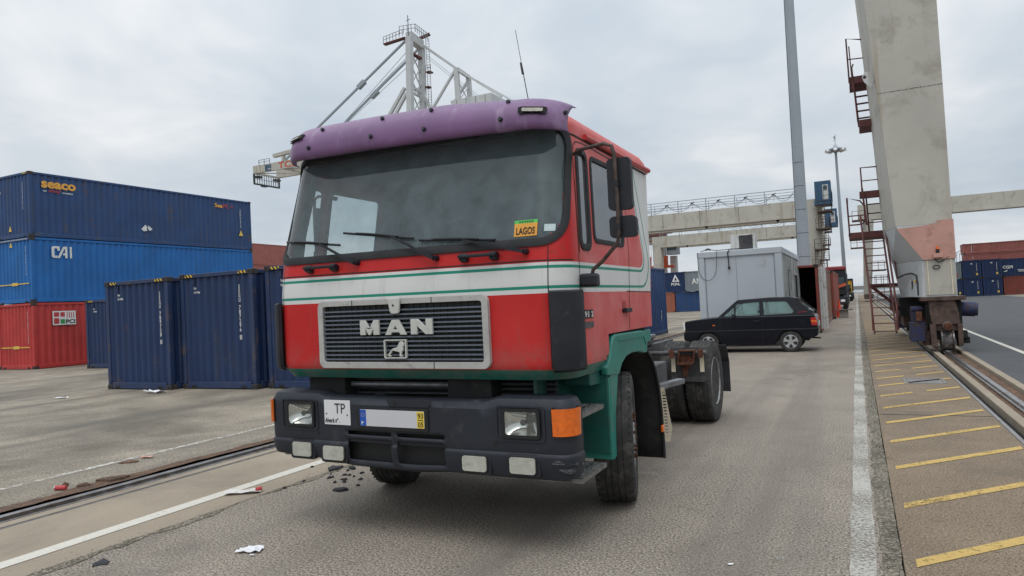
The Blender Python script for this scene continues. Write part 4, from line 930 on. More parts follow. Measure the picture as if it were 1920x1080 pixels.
def lamp(x0, x1, z0, z1, name, bez, lens, refl=None, r_=.02, bez_w=.02, prt=.012, off=.0):
    l = MB().plate(rrect(x0-bez_w, x1+bez_w, z0-bez_w, z1+bez_w, r_+.01, 4), lambda u, v, w_: B(u, off+w_, v), prt).build(name, bez, bp, bevel=.003, seg=1)
    if refl:
        MB().plate(rrect(x0, x1, z0, z1, r_, 4), lambda u, v, w_: B(u, off+prt+w_-.002, v), .004).build('reflector', refl, l)
        rb = MB(); nn = int((x1-x0)/.009)
        for i in range(1, nn): x = x0+(x1-x0)*i/nn; rb.plate([(x-.002, z0+.008), (x+.002, z0+.008), (x+.002, z1-.008), (x-.002, z1-.008)], lambda u, v, w_: B(u, off+prt+.002+w_, v), .003)
        rb.build('lens_ribs', lens, l)
        MB().plate(rrect(x0, x1, z0, z1, r_, 4), lambda u, v, w_: B(u, off+prt+.007+w_, v), .004).build('lens', m_lens, l, bevel=.002)
        c_ = ((x0+x1)/2+.02, (z0+z1)/2-.01); MB().cyl(B(c_[0], off+prt+.001, c_[1]), B(c_[0], off+prt+.006, c_[1]), .028, .012).build('bulb', m_chrome, l)
    else: MB().plate(rrect(x0, x1, z0, z1, r_, 4), lambda u, v, w_: B(u, off+prt-.002+w_, v), .012).build('lens', lens, l, bevel=.005)
    return l
hz0, hz1 = .772, .938
for x0, x1 in ((.800, 1.045), (-1.055, -.80)):
    MB().plate(rrect(x0-.06, x1+.045, hz0-.035, hz1+.03, .03, 5), lambda u, v, w_: B(u, .001+w_, v), .006, [rrect(x0-.045, x1+.032, hz0-.022, hz1+.018, .02, 4)]).build('lamp_surround', m_bump, bp, bevel=.003)
    hl = MB().plate(rrect(x0-.012, x1+.012, hz0-.012, hz1+.012, .02, 4), lambda u, v, w_: B(u, .002+w_, v), .012, [rrect(x0+.008, x1-.008, hz0+.008, hz1-.008, .018, 4)]).build('headlight', m_ink, bp, bevel=.003, seg=1)
    mb = MB(); nx, nz = 16, 12
    for j in range(nz+1):
        for i in range(nx+1):
            u, v = i/nx*2-1, j/nz*2-1; dpt = -.002-.075*(1-abs(u)**2.6)*(1-abs(v)**2.6)
            mb.v.append(B(x0+(x1-x0)*i/nx, dpt, hz0+(hz1-hz0)*j/nz))
    mb.f = [(j*(nx+1)+i, j*(nx+1)+i+1, (j+1)*(nx+1)+i+1, (j+1)*(nx+1)+i) for j in range(nz) for i in range(nx)]; mb.m = [0]*len(mb.f)
    mb.build('reflector', m_refl, hl, smooth='full', recalc=False)
    c0 = ((x0+x1)/2, (hz0+hz1)/2); MB().cyl(B(c0[0], -.07, c0[1]), B(c0[0], -.03, c0[1]), .012, n=12).cyl(B(c0[0], -.034, c0[1]), B(c0[0], -.026, c0[1]), .020, n=14).build('bulb', m_frame, hl)
    mb = MB(); n_ = 60
    for i in range(n_+1):
        a = x0+.006+(x1-x0-.012)*i/n_; o_ = .008+(.0016 if i % 2 else 0)
        mb.v += [B(a, o_, hz0+.006), B(a, o_, hz1-.006)]
    mb.f = [(2*i, 2*i+2, 2*i+3, 2*i+1) for i in range(n_)]; mb.m = [0]*n_; mb.build('lens', m_lens, hl, recalc=False, solid=.002)
for s in (1, -1):
    a0, a1 = (1.145, 1.345) if s > 0 else (-1.345, -1.205)
    l = MB().plate(rrect(min(a0, a1)-.01, max(a0, a1)+.01, .775, .962, .02, 3), lambda u, v, w_: B(u, .001+w_, v), .004).build('indicator_housing', m_ink, bp)
    n_ = 8; mb = MB()
    for o_ in (.006, .022):
        for i in range(n_+1):
            a = a0+(a1-a0)*i/n_; e = .006 if i in (0, n_) else 0
            mb.v += [B(a, o_-(e if o_ > .01 else 0), .784), B(a, o_, .953)]
    q = 2*(n_+1)
    for i in range(n_): k = 2*i; mb.f += [(q+k, q+k+2, q+k+3, q+k+1), (k, k+1, q+k+1, q+k) if i == 0 else (k, k+2, q+k+2, q+k), (k+1, k+3, q+k+3, q+k+1)]
    mb.f += [(0, 1, q+1, q), (0, 2, q+2, q), (2*n_, 2*n_+1, q+2*n_+1, q+2*n_)]; mb.m = [0]*len(mb.f)
    mb.build('indicator', m_orange, l, smooth=True)
for x0, x1, z0, z1 in ((.485, .665, .530, .630), (.835, 1.015, .535, .640), (-1.005, -.825, .540, .645), (-.705, -.515, .530, .632)):
    MB().plate(rrect(x0-.03, x1+.03, z0-.022, z1+.02, .02, 3), lambda u, v, w_: B(u, -.028+w_, v), .034).build('fog_lamp_housing', m_black, bp, bevel=.004)
    lamp(x0, x1, z0, z1, 'fog_lamp', m_ink, m_fog, None, .018, .008, .012)
# scraped right-hand corner
MB().plate([(1.22, .60), (1.40, .57), (1.41, .655), (1.34, .650), (1.20, .645)], lambda u, v, w_: B(u, .0125+w_*.1, v), .01).build('scrape_patch', pm('scraped_plastic', (.10, .10, .10), .7, var=.4, vs=25, fine=((.3, .3, .3), .12, 60)), bp) if False else None
random.seed(12); m_scr = pm('scraped_plastic', (.115, .115, .12), .8, var=.5, vs=30, dirt=((.03, .03, .032), .6, 30))
for k in range(15):
    a, z = random.uniform(1.16, 1.38), random.uniform(.52, .65); w__, h_ = random.uniform(.01, .05), random.uniform(.003, .014); sl_ = random.uniform(-.3, .3)
    MB().plate([(a-w__, z-w__*sl_), (a, z-h_*.5), (a+w__, z+w__*sl_-h_*.3), (a+w__*.4, z+h_), (a-w__*.5, z+h_*.7)], lambda u, v, w_: B(u, .0088+w_, v), .0008).build('scrape_mark', m_scr, bp)
# plates
def onb(q, off, mat, name, t=.004, r_=.004):
    return MB().plate(rrect(*q, r_, 2), lambda u, v, w_: B(u, off+w_, v), t).build(name, mat, bp, bevel=.001, seg=1)
tp = onb((-.690, -.447, .788, .968), .002, m_white, 'permit_plate')
def ontxt(s, x, z, wd, ht, par, bold=.02, mat=None, off=.007): return text(s, Vector(B(x, off, z)), XD, ZD, wd, ht, mat or m_ink, par, bold=bold, depth=.001, lift=.0005)
ontxt('TP', -.590, .872, .098, .072, tp, .0); ontxt('Alvará nº .', -.683, .802, .14, .034, tp, .02)
for x, z in ((-.668, .868), (-.474, .862)): MB().cyl(B(x, .006, z), B(x, .009, z), .006, n=8).build('rivet', m_galv, tp)
ph = onb((-.385, .225, .768, .925), .002, m_ink, 'plate_holder', .008, .006)
pl = onb((-.352, .197, .792, .910), .011, m_plate, 'number_plate', .003)
onb((-.3515, -.298, .7935, .9085), .0145, m_bluep, 'country_band', .0012).parent = pl
onb((.137, .1965, .7935, .9085), .0145, m_yelp, 'date_band', .0012).parent = pl
ontxt('P', -.337, .802, .018, .024, pl, .03, m_mark, .0165)
ontxt('93', .147, .862, .042, .034, pl, .0, None, .0165); ontxt('05', .147, .803, .042, .034, pl, .0, None, .0165)
MB().box(XC+.147, XC+.189, BY-.0175, BY-.0165, .848, .852).map(shear).build('date_rule', m_ink, pl)
st = MB()
for i in range(12):
    t = 2*PI*i/12; c_ = B(-.325+.013*math.cos(t), .0162, .872+.013*math.sin(t)); st.cyl(c_, (c_[0], c_[1]-.001, c_[2]), .002, n=5)
st.build('star_ring', m_marky, pl)
# ------------------------------------------------------------------ underside, steps, arches
MB().box(XC-.45, XC+.45, 4.55, 4.62, .62, 1.15).build('radiator', m_dark, tk)
MB().cyl((XC-.62, 4.30, 1.075), (XC+.25, 4.30, 1.070), .022, n=10).build('cross_tube', m_galv, tk)
for x in (-.98, .28): MB().box(XC+x, XC+x+.35, 4.22, 4.5, .98, 1.15).build('cab_mount', m_dark, tk, bevel=.01)
mb = MB()
for k in range(5): mb.cyl((XC-1.05, 4.36, 1.0+.035*k), (XC+1.05, 4.38, 1.0+.035*k), .008, n=6)
mb.build('pipes', m_frame, tk)
MB().box(XC-1.02, XC+1.02, 4.42, 4.46, .5, 1.14).build('front_bulkhead', m_dark, tk)
MB().box(XC-.42, XC-.34, 4.3, 10.35, .74, 1.0).box(XC+.34, XC+.42, 4.3, 10.35, .74, 1.0).build('frame_rail', m_frame, tk)
MB().box(XC-.35, XC+.35, 4.7, 6.1, .45, 1.15).build('engine', m_dark, tk, bevel=.05)
MB().cyl((XC-.95, 5.45, .5), (XC+.95, 5.45, .5), .07).bar((XC-.8, 5.45, .42), (XC+.8, 5.45, .42), .16, .12).build('front_axle', m_dark, tk)
MB().cyl((XC-.95, 9.28, .52), (XC+.95, 9.28, .52), .11).lathe([(.001, -.22), (.2, -.12), (.25, 0), (.2, .12), (.001, .2)], (XC, 9.28, .52), (0, 1, 0), 16).build('rear_axle', m_dark, tk)
MB().box(XC-.35, XC+.35, 10.28, 10.34, .7, 1.0).box(XC-.36, XC+.36, 7.4, 7.5, .75, .98).build('cross_member', m_frame, tk)
for s in (1, -1):
    X = lambda x: XC+s*x
    ctr = (X(1.1), 5.45, 0)
    # green wheel arch
    ac = (5.45, .52)
    arch = [(ac[0]+.66*math.cos(R(t)), ac[1]+.66*math.sin(R(t))) for t in range(56, 151, 8)]
    outer = [(4.80, 1.14), (4.88, 1.165), (4.96, 1.30), (5.0, 1.345), (5.06, 1.362), (5.78, 1.352), (5.85, 1.335), (5.925, 1.25), (5.90, 1.165)]
    low = [(5.80, 1.16), (5.65, 1.185), (5.45, 1.19), (5.30, 1.175), (5.18, 1.13), (5.10, 1.06), (4.82, 1.08)]
    ar = MB().plate(outer+low, lambda u, v, w_: (X(1.262-w_), u, v), .05).build('wheel_arch', m_green, tk, bevel=.012)
    MB().bar((X(1.262), 5.10, 1.315), (X(1.262), 5.80, 1.305), .012, .012).bar((X(1.262), 5.80, 1.305), (X(1.262), 5.86, 1.23), .012, .012).build('arch_crease', m_green, ar)
    MB().box(X(1.05), X(1.24), 5.84, 6.12, 1.24, 1.345).build('arch_extension', m_green, ar, bevel=.01)
    MB().plate([(4.90, 1.075), (5.09, 1.065), (5.055, .98), (4.99, .80), (4.965, .60), (4.96, .47), (4.88, .46), (4.86, .60)], lambda u, v, w_: (X(1.255-w_), u, v), .06).build('step_panel', m_green, tk, bevel=.008)
    MB().plate([(4.86, 1.06), (4.90, 1.06), (4.90, .47), (4.86, .47)], lambda u, v, w_: (X(1.25-w_), u, v), .34).build('step_rear_wall', m_green, tk)
    MB().box(X(.93), X(.955), 4.26, 4.9, .56, 1.13).box(X(.955), X(1.245), 4.84, 4.86, .52, 1.08).build('step_well', m_dgreen, tk)
    for z in ((.485, .895) if s > 0 else (.55, .895)):
        gr = MB().box(X(.96), X(1.262), 4.22, 4.70, z-.03, z)
        for i in range(9):
            for j in range(6):
                x = X(.985+.048*j+.012*(i % 2)); y = 4.255+.05*i; gr.bar((x-.013, y-.012*(1 if j % 2 else -1), z+.001), (x+.013, y+.012*(1 if j % 2 else -1), z+.001), .007, .006)
        gr.build('step', m_tread, tk)
    MB().plate([(4.62, 1.12), (4.86, 1.14), (4.92, 1.09), (4.86, 1.02), (4.62, 1.03)], lambda u, v, w_: (X(1.20-w_), u, v), .2).build('sill_panel', m_dgreen, tk, bevel=.01)
    # mudguard sheet
    pth = [(4.99, .95), (5.10, 1.13), (5.30, 1.195), (5.60, 1.20), (5.95, 1.175), (6.10, 1.10), (6.22, .97), (6.31, .80), (6.36, .60), (6.38, .35), (6.385, .15)]
    mb = MB(); n_ = len(pth)
    for x in (X(.80), X(1.235)): mb.v += [(x, y, z) for y, z in pth]
    mb.f = [(i, i+1, n_+i+1, n_+i) for i in range(n_-1)]; mb.m = [0]*len(mb.f)
    mg = mb.build('mudguard', m_dark, tk, smooth='full', recalc=False, solid=.012)
    mb = MB(); e = MB().tube([(X(1.235), y, z) for y, z in pth[4:]], .014, 6).build('mudguard_rim', m_rub, mg, smooth=True)
    MB().box(X(1.235), X(1.255), 6.30, 6.36, .40, .46).build('side_marker', m_orange, mg, bevel=.006)
    # perforated cream strip hanging behind the guard
    if s > 0:
        holes = [rrect(.02+.055*c_, .055+.055*c_, -.055-.032*r_, -.04-.032*r_, .003, 1) for r_ in range(14) for c_ in range(2)]
        hang = MB().plate([(0, 0), (.10, 0), (.13, -.25), (.15, -.42), (.12, -.56), (.03, -.56), (.0, -.30)], lambda u, v, w_: (-1.92+u, 7.1+w_-v*.1, .70+v), .004, holes)
        hang.build('perforated_strip', m_cream, tk)
TYP = [(.292, -.125), (.33, -.142), (.40, -.152), (.455, -.152), (.487, -.145), (.504, -.132), (.512, -.118)]
def tyre_prof():
    p = list(TYP); gs = (-.07, -.024, .024, .07)
    for g_ in gs: p += [(.517, g_-.007), (.511, g_-.004), (.511, g_+.004), (.517, g_+.007)]
    p += [(r, -h) for r, h in reversed(TYP)]; return p
def wheel(cx, cy, s, steer, front, par, blocks=True):
    ax = Vector((s*math.cos(steer), s*math.sin(steer)*1.0, 0)); c_ = Vector((cx, cy, .517))
    ty = MB().lathe(tyre_prof(), c_, ax, 72)
    a_ = Vector((0, 0, 1)); b_ = ax.cross(a_); lb = ty; n_ = 56
    for i in range(n_):
        t = 2*PI*i/n_; d = a_*math.cos(t)+b_*math.sin(t); tg = ax.cross(d)
        for sg in (-1, 1):
            p = c_+d*.4985+ax*sg*.130; lb.bar(p-tg*.008, p+tg*.008, .026, .018, ref=ax)
        if not front:
            for h in (-.047, 0, .047):
                p = c_+d*.5165+ax*h; lb.bar(p-ax*.016, p+ax*.016+tg*.006, .005, .003, ref=d)
    w_ = ty.build('tyre', m_tyre, par, smooth=True)
    if front: pr = [(.29, .128), (.296, .138), (.300, .130), (.285, .115), (.275, .06), (.245, .045), (.22, .075), (.17, .118), (.135, .125), (.12, .132), (.10, .15), (.0001, .152)]
    else: pr = [(.292, .125), (.300, .142), (.304, .13), (.285, .11), (.275, -.02), (.245, -.05), (.19, -.065), (.15, -.06), (.145, .05), (.11, .075), (.0001, .08)]
    rm = MB().lathe([(.292, -.125), (.27, -.12), (.262, 0)], c_, ax, 48, caps=False).lathe(pr, c_, ax, 48, caps=False).build('rim', m_wheel, w_, smooth=True)
    nb = MB(); rr, h0, h1 = (.1675, .115, .165) if front else (.1675, -.065, -.02)
    for i in range(10):
        t = 2*PI*i/10; p = c_+(a_*math.cos(t)+b_*math.sin(t))*rr; nb.cyl(p+ax*h0, p+ax*(h0+.03), .019, n=6).cyl(p+ax*h0, p+ax*h1, .012, n=8)
    nb.build('wheel_nuts', m_rusty, rm)
    return w_
for s in (1, -1):
    wheel(XC+s*1.075, 5.50, s, R(15), True, tk)
    wheel(XC+s*1.065, 9.28, s, 0, False, tk)
    ww = wheel(XC+s*.735, 9.28, -s, 0, False, tk)
# behind the cab
MB().box(XC+.46, XC+.92, 6.85, 7.9, .58, .90).build('battery_box', m_frame, tk, bevel=.012)
MB().cyl((XC+.62, 8.0, .62), (XC+.62, 8.55, .62), .13, n=20).build('air_tank', m_frame, tk, smooth=True)
MB().bar((XC+.86, 7.2, .66), (XC+1.12, 7.7, .70), .10, .05).build('step_bar', m_galv, tk)
MB().cyl((XC-.9, 7.1, .68), (XC-.9, 8.3, .68), .3, n=24).build('fuel_tank', m_galv, tk, smooth=True)
MB().tube([(XC+.3, 6.5, 1.05), (XC+.5, 7.0, 1.0), (XC+.55, 7.6, 1.02), (XC+.3, 8.2, 1.05)], .016, 6).build('air_hose', m_wire, tk)
MB().tube([(XC+.1, 6.4, 1.1), (XC+.25, 7.0, 1.12), (XC+.2, 7.9, 1.06)], .014, 6).build('air_hose', m_wire, tk)
MB().box(XC-.5, XC+.5, 6.3, 6.5, 1.0, 1.2).build('gearbox_cover', m_dark, tk, bevel=.03)
fw_ = MB(); rim = [(.47*math.cos(R(t)), .47*math.sin(R(t))) for t in range(0, 181, 15)]+[(-.47, -.30), (-.33, -.62), (-.09, -.62), (-.04, -.1), (.04, -.1), (.09, -.62), (.33, -.62), (.47, -.30)]
fw_.plate([(x, -y) for x, y in rim], lambda u, v, w_: (XC+u, 8.90+v, 1.09+w_-(.16*(v-.3) if v > .3 else 0)), .05).build('fifth_wheel', m_galv, tk, bevel=.01)
MB().box(XC-.42, XC+.42, 8.75, 9.1, .98, 1.10).build('fifth_wheel_mount', m_frame, tk)
gp = MB().plate([(-2.13, .99), (-1.63, .99), (-1.66, .90), (-1.64, .86), (-1.72, .56), (-2.13, .58), (-2.14, .80)], lambda u, v, w_: (u, 8.72+w_, v), .012).build('guard_plate', m_frame, tk, bevel=.002)
MB().plate([(-2.2, 1.05), (-1.80, 1.06), (-1.82, 1.13), (-2.0, 1.12), (-2.2, 1.16)], lambda u, v, w_: (u, 8.60+w_, v), .05).build('guard_top', m_galv, gp) if False else None
MB().cyl((-2.40, 8.66, .925), (-1.68, 8.66, .925), .028, n=12).build('bracket_tube', m_frame, tk, smooth=True)
rb_ = MB().plate([(-2.01, .965), (-1.80, .965), (-1.83, .80), (-1.865, .78), (-2.035, .785)], lambda u, v, w_: (u, 8.60+w_, v), .09, [[(-1.985, .945), (-1.82, .945), (-1.845, .81), (-2.01, .81)]]).plate([(-2.0, .95), (-1.81, .95), (-1.85, .80), (-2.02, .80)], lambda u, v, w_: (u, 8.655+w_, v), .01).plate([(-1.99, .78), (-1.88, .78), (-1.93, .635), (-1.97, .63)], lambda u, v, w_: (u, 8.66+w_, v), .015)
rb_.build('rusty_bracket', m_rusty, gp, bevel=.003)
for x in (-2.095, -1.745):
    MB().box(x-.025, x+.025, 8.69, 8.70, .69, .93).build('bracket_strap', m_cream, gp); MB().cyl((x, 8.62, .955), (x, 8.62, .87), .032, n=8).bar((x-.03, 8.62, .955), (x+.03, 8.62, .955), .03, .03).build('bracket_clamp', m_rusty, gp)
for s in (1, -1):
    X = lambda x: XC+s*x
    pth = [(9.76, .93), (9.86, .85), (9.93, .75), (9.98, .66)]
    mb = MB(); n_ = len(pth)
    for x in (X(.62), X(1.26)): mb.v += [(x, y+.06, z) for y, z in pth]
    mb.f = [(i, i+1, n_+i+1, n_+i) for i in range(n_-1)]; mb.m = [0]*len(mb.f)
    mg = mb.build('rear_mudguard', m_black, tk, smooth='full', recalc=False, solid=.012)
    MB().box(X(.62), X(1.26), 10.02, 10.04, .28, .70).build('mudflap', m_rub, mg)
    MB().box(X(.5), X(.8), 10.36, 10.40, .80, .92).build('rear_lamp', m_tail, tk, bevel=.008)
# ================================================================== HATCHBACK
car = thing('hatchback_car', 'small black hatchback with silver wheels parked in front of the office cabin', 'car', (-2.7, 20.7, 0))
YN, YF = 19.97, 21.46
def inset(z): return max(0, (z-.93))*.30
def arcp(cx, cz, r, a0, a1, n=9): return [(cx+r*math.cos(R(a0+(a1-a0)*i/n)), cz+r*math.sin(R(a0+(a1-a0)*i/n))) for i in range(n+1)]
RX, FXc = -1.655, -3.80
low = [(-4.30, .27), (-4.43, .33), (-4.47, .40), (-4.475, .56), (-4.43, .585), (-4.435, .86), (-4.40, .905), (-4.05, .945), (-3.50, .985), (-1.06, .975), (-1.02, .93), (-.985, .66), (-.965, .60), (-.985, .43), (-1.10, .38), (-1.31, .34)]
low += [p for p in arcp(RX, .28, .325, 8, 178)]+[(-2.05, .20), (-3.44, .20)]+[p for p in arcp(FXc, .28, .325, 2, 172)]
mb = MB().plate(low, lambda u, v, w_: (u, YN+(w_ if w_ < .7 else w_)+(.025 if v < .35 else 0)*(1 if w_ < .7 else -1), v), YF-YN)
body = mb.build('body', m_car, car, bevel=.035, seg=3, smooth=True)
MB().box(-4.2, -1.2, YN+.06, YF-.06, .3, .6).build('floor_pan', m_dark, body)
gh = [(-3.52, .975), (-3.05, 1.395), (-2.98, 1.425), (-2.2, 1.455), (-1.62, 1.445), (-1.49, 1.41), (-1.035, .975)]
h1 = [(-3.375, 1.0), (-3.07, 1.275), (-3.07, 1.0)]; h2 = [(-3.035, 1.0), (-3.035, 1.305), (-3.0, 1.345), (-2.41, 1.375), (-2.40, 1.0)]
h3 = [(-2.30, 1.0), (-2.32, 1.375), (-1.76, 1.365), (-1.70, 1.34), (-1.535, 1.09), (-1.575, 1.02)]
for nm, y0, sg in (('near', YN+.012, 1), ('far', YF-.012, -1)):
    MB().plate(gh, lambda u, v, w_: (u, y0+sg*(inset(v)+w_), v), .035, [h1, h2, h3]).build('window_frame', m_car, body, bevel=.006)
    for h in (h1, h2, h3): MB().plate(h, lambda u, v, w_: (u, y0+sg*(inset(v)+.012+w_), v), .004).build('side_window', m_cglass, body)
    # black rubber around openings
    for h in (h1, h2, h3): MB().tube([(u, y0+sg*(inset(v)-.001), v) for u, v in h], .008, 5, closed=True).build('window_rubber', m_rub, body)
    MB().box(-2.368, -2.352, y0-sg*.004, y0-sg*.003, .3, 1.0).build('door_gap', m_ink, body) if False else None
    yy_ = YN-.002 if sg > 0 else YF+.002
    MB().box(-2.358, -2.350, yy_, yy_+sg*.004, .24, .97).box(-3.46, -3.452, yy_, yy_+sg*.004, .28, .97).build('door_gap', m_ink, body)
    MB().box(-4.40, -1.0, yy_-sg*.008, yy_+sg*.006, .595, .625).build('rubbing_strip', m_black, body, bevel=.004)
    MB().box(-2.56, -2.42, yy_-sg*.014, yy_+sg*.004, .84, .87).build('door_handle', m_black, body, bevel=.004)
    MB().box(-3.12, -3.02, yy_-sg*.11, yy_-sg*.0, .985, 1.07).build('wing_mirror', m_black, body, bevel=.015)
    MB().box(-3.66, -3.60, yy_-sg*.008, yy_+sg*.004, .755, .785).build('side_repeater', m_orange, body)
    MB().box(-4.475, -4.36, yy_+sg*.01, yy_+sg*.25, .66, .87).build('headlight', m_lensb, body, bevel=.01)
    MB().box(-1.125, -.983, yy_-sg*.004, yy_+sg*.2, .70, .78).box(-1.135, -1.0, yy_-sg*.004, yy_+sg*.2, .835, .90).build('tail_light', m_tail, body, bevel=.005)
    MB().box(-1.13, -.99, yy_-sg*.004, yy_+sg*.2, .782, .833).build('rear_indicator', m_orange, body, bevel=.005)
ym = (YN+YF)/2; hw_t = (YF-YN)/2-.012
rf = MB(); 
for x, z in ((-3.02, 1.41), (-2.98, 1.435), (-2.2, 1.468), (-1.62, 1.458), (-1.49, 1.42)):
    for i in range(9): y = ym+(hw_t-inset(z))*(-1+2*i/8); rf.v.append((x, y, z+.012*(1-((y-ym)/hw_t)**2)))
rf.f = [(j*9+i, j*9+i+1, (j+1)*9+i+1, (j+1)*9+i) for j in range(4) for i in range(8)]; rf.m = [0]*32
rf.build('roof', m_car, body, smooth='full', solid=.02)
for nm, a, b in (('windscreen', (-3.52, .985), (-3.03, 1.40)), ('rear_window', (-1.48, 1.41), (-1.10, 1.05))):
    MB().add([(a[0], YN+.06+inset(a[1]), a[1]), (a[0], YF-.06-inset(a[1]), a[1]), (b[0], YF-.06-inset(b[1]), b[1]), (b[0], YN+.06+inset(b[1]), b[1])], [(0, 1, 2, 3)]).build(nm, m_cglass, body, solid=.005)
tg = MB(); a, b = (-1.475, 1.425), (-1.035, .99)
for y0, y1 in ((YN+.045, YN+.13), (YF-.13, YF-.045)): tg.add([(a[0], y0+inset(a[1]), a[1]), (a[0], y1+inset(a[1])*0, a[1]), (b[0], y1, b[1]), (b[0], y0, b[1])], [(0, 1, 2, 3)])
tg.build('tailgate_frame', m_car, body, solid=.02)
MB().bar((-1.12, YN+.05, 1.03), (-1.12, YF-.05, 1.03), .05, .12, ref=(0, 0, 1)).build('tailgate', m_car, body, bevel=.01)
MB().box(-.975, -.955, 20.4, 20.95, .66, .78).build('number_plate', m_white, body)
MB().cyl((-1.15, 20.3, .36), (-.93, 20.3, .345), .022).build('exhaust', m_dark, body)
mb = MB()
for y in (20.15, 20.85): mb.bar((-2.55, y+.1, .6), (-2.40, y+.1, 1.12), .42, .1, ref=(1, 0, 0)).box(-2.46, -2.40, y+.02, y+.2, 1.12, 1.26)
mb.box(-3.35, -3.3, 20.1, 21.3, .9, 1.02).tube([(-3.02+.12*math.cos(t)*.4, 20.4+.16*math.sin(t), 1.02+.16*math.cos(t)) for t in [i*PI/6 for i in range(12)]], .012, 5, closed=True)
mb.build('seats', m_seat, body)
MB().tube([(-1.42, YN-.003, 1.02), (-1.38, YN-.003, 1.09), (-1.36, YN-.003, 1.03), (-1.33, YN-.003, 1.07), (-1.29, YN-.003, 1.055), (-1.22, YN-.003, 1.06)], .008, 4).build('badge_script', m_tail, body)
def carwheel(cx, yout, s):
    c_ = Vector((cx, yout, .278)); ax = Vector((0, s, 0))
    t = MB().lathe([(.175, -.15), (.235, -.16), (.272, -.145), (.278, -.10), (.278, -.03), (.270, -.004), (.24, .006), (.178, 0)], c_, ax, 40).build('wheel', m_tyre, car, smooth=True)
    r_ = MB().lathe([(.178, -.14), (.182, .004), (.172, .008), (.164, -.03), (.001, -.09)], c_, ax, 36).build('rim', m_dark, t, smooth=True)
    sp = MB().cyl(c_-ax*.03, c_+ax*.004, .05, .045, 16)
    a_, b_ = Vector((1, 0, 0)), Vector((0, 0, 1))
    for k in range(5):
        t0 = 2*PI*k/5+PI/2; d = a_*math.cos(t0)+b_*math.sin(t0); tg = b_*math.cos(t0)-a_*math.sin(t0)
        q = [c_+d*.035+tg*.034-ax*.012, c_+d*.10+tg*.028-ax*.008, c_+d*.172+tg*.062-ax*.006, c_+d*.172-tg*.062-ax*.006, c_+d*.10-tg*.028-ax*.008, c_+d*.035-tg*.034-ax*.012]
        sp.add([p for p in q]+[p+ax*.014 for p in q], [(0, 1, 2, 3, 4, 5), (11, 10, 9, 8, 7, 6)]+[(i, (i+1) % 6, 6+(i+1) % 6, 6+i) for i in range(6)])
    sp.lathe([(.166, -.02), (.172, .011), (.181, .008), (.181, -.01)], c_, ax, 36).build('wheel_spokes', m_chrome, t)
for cx in (RX, FXc):
    carwheel(cx, YN+.015, -1); carwheel(cx, YF-.015, 1)
# ================================================================== OFFICE CABIN
of = thing('office_cabin', 'pale grey site office cabin with flat roof behind the parked hatchback', 'cabin', (-3.2, 25.6, 0))
ox0, ox1, oy0, oy1, oz = -4.44, -1.96, 22.3, 29.0, 2.97
MB().box(ox0+.04, ox1-.04, oy0+.04, oy1-.04, .12, 2.78).build('wall', m_office, of)
MB().box(ox1-.039, ox1-.020, oy0+.2, oy1-.2, .14, 2.77).build('side_panel', m_officed, of)
MB().box(ox0-.01, ox1+.01, oy0-.01, oy1+.01, 2.78, oz).build('roof_fascia', m_office, of, bevel=.02)
for x, y in ((ox0, oy0), (ox1-.2, oy0), (ox0, oy1-.2), (ox1-.2, oy1-.2)): MB().box(x, x+.2, y, y+.2, .1, 2.78).build('corner_post', m_office, of, bevel=.012)
MB().box(ox0+.04, ox1-.04, oy0+.02, oy1-.02, .0, .12).build('base_frame', m_frame, of)
MB().box(ox0+1.15, ox0+1.156, oy0+.034, oy0+.039, .14, 2.76).box(ox0+.222, ox0+.23, oy0+.03, oy0+.039, .14, 2.77).box(ox1-.23, ox1-.222, oy0+.03, oy0+.039, .14, 2.77).build('panel_joint', m_frame, of)
dr = MB().box(ox1-.02, ox1-.002, 24.35, 25.3, .16, 2.3).build('door', m_officed, of); MB().box(ox1-.004, ox1+.002, 24.32, 24.35, .16, 2.33).box(ox1-.004, ox1+.002, 25.3, 25.33, .16, 2.33).box(ox1-.004, ox1+.002, 24.32, 25.33, 2.3, 2.33).build('door_frame', m_frame, dr)
wn = MB().box(ox1-.02, ox1-.004, 26.9, 28.0, 1.1, 2.2).build('window', m_pglass, of)
MB().box(ox1-.006, ox1+.002, 26.86, 26.9, 1.06, 2.24).box(ox1-.006, ox1+.002, 28.0, 28.04, 1.06, 2.24).box(ox1-.006, ox1+.002, 26.9, 28.0, 2.2, 2.24).box(ox1-.006, ox1+.002, 26.9, 28.0, 1.06, 1.1).build('frame', m_cwhite, wn)
mb = MB(); mb.tube([(ox0+.02, oy0-.02, 2.95)]+[(ox0+.02+.28*(1-math.cos(t)), oy0-.025, 2.55-.48*math.sin(t)) for t in [i*PI/14 for i in range(15)]]+[(ox0+.6, oy0-.02, 2.97)], .007, 5)
mb.tube([(ox0+1.42, oy0+.3, 3.02), (ox0+1.2, oy0+.1, 3.0), (ox0+.98, oy0-.03, 3.0), (ox0+.93, oy0-.03, 2.9), (ox0+.95, oy0-.03, 2.65), (ox0+.955, oy0-.03, 2.45)], .016, 6).cyl((ox0+.955, oy0-.04, 2.47), (ox0+.957, oy0-.04, 2.38), .035, n=8)
mb.tube([(ox0+.1, oy0+.1, 3.0), (ox0+.3, oy0+.05, 3.04), (ox0+.6, oy0+.1, 3.0), (ox0+1.4, oy0+.3, 3.02)], .012, 5).tube([(ox0+.25, oy0+.1, 3.03), (ox0+.32, oy0+.1, 3.06), (ox0+.4, oy0+.1, 3.03)], .03, 6)
mb.build('cable', m_wire, of, smooth=True)
ac = thing('air_conditioner', 'beige window air conditioner with dark grille standing on the office cabin roof', 'air conditioner', (-3.2, 23.4, 2.97))
MB().box(-3.55, -2.80, 23.2, 23.75, 2.975, 3.50).build('casing', m_cwhite, ac, bevel=.012)
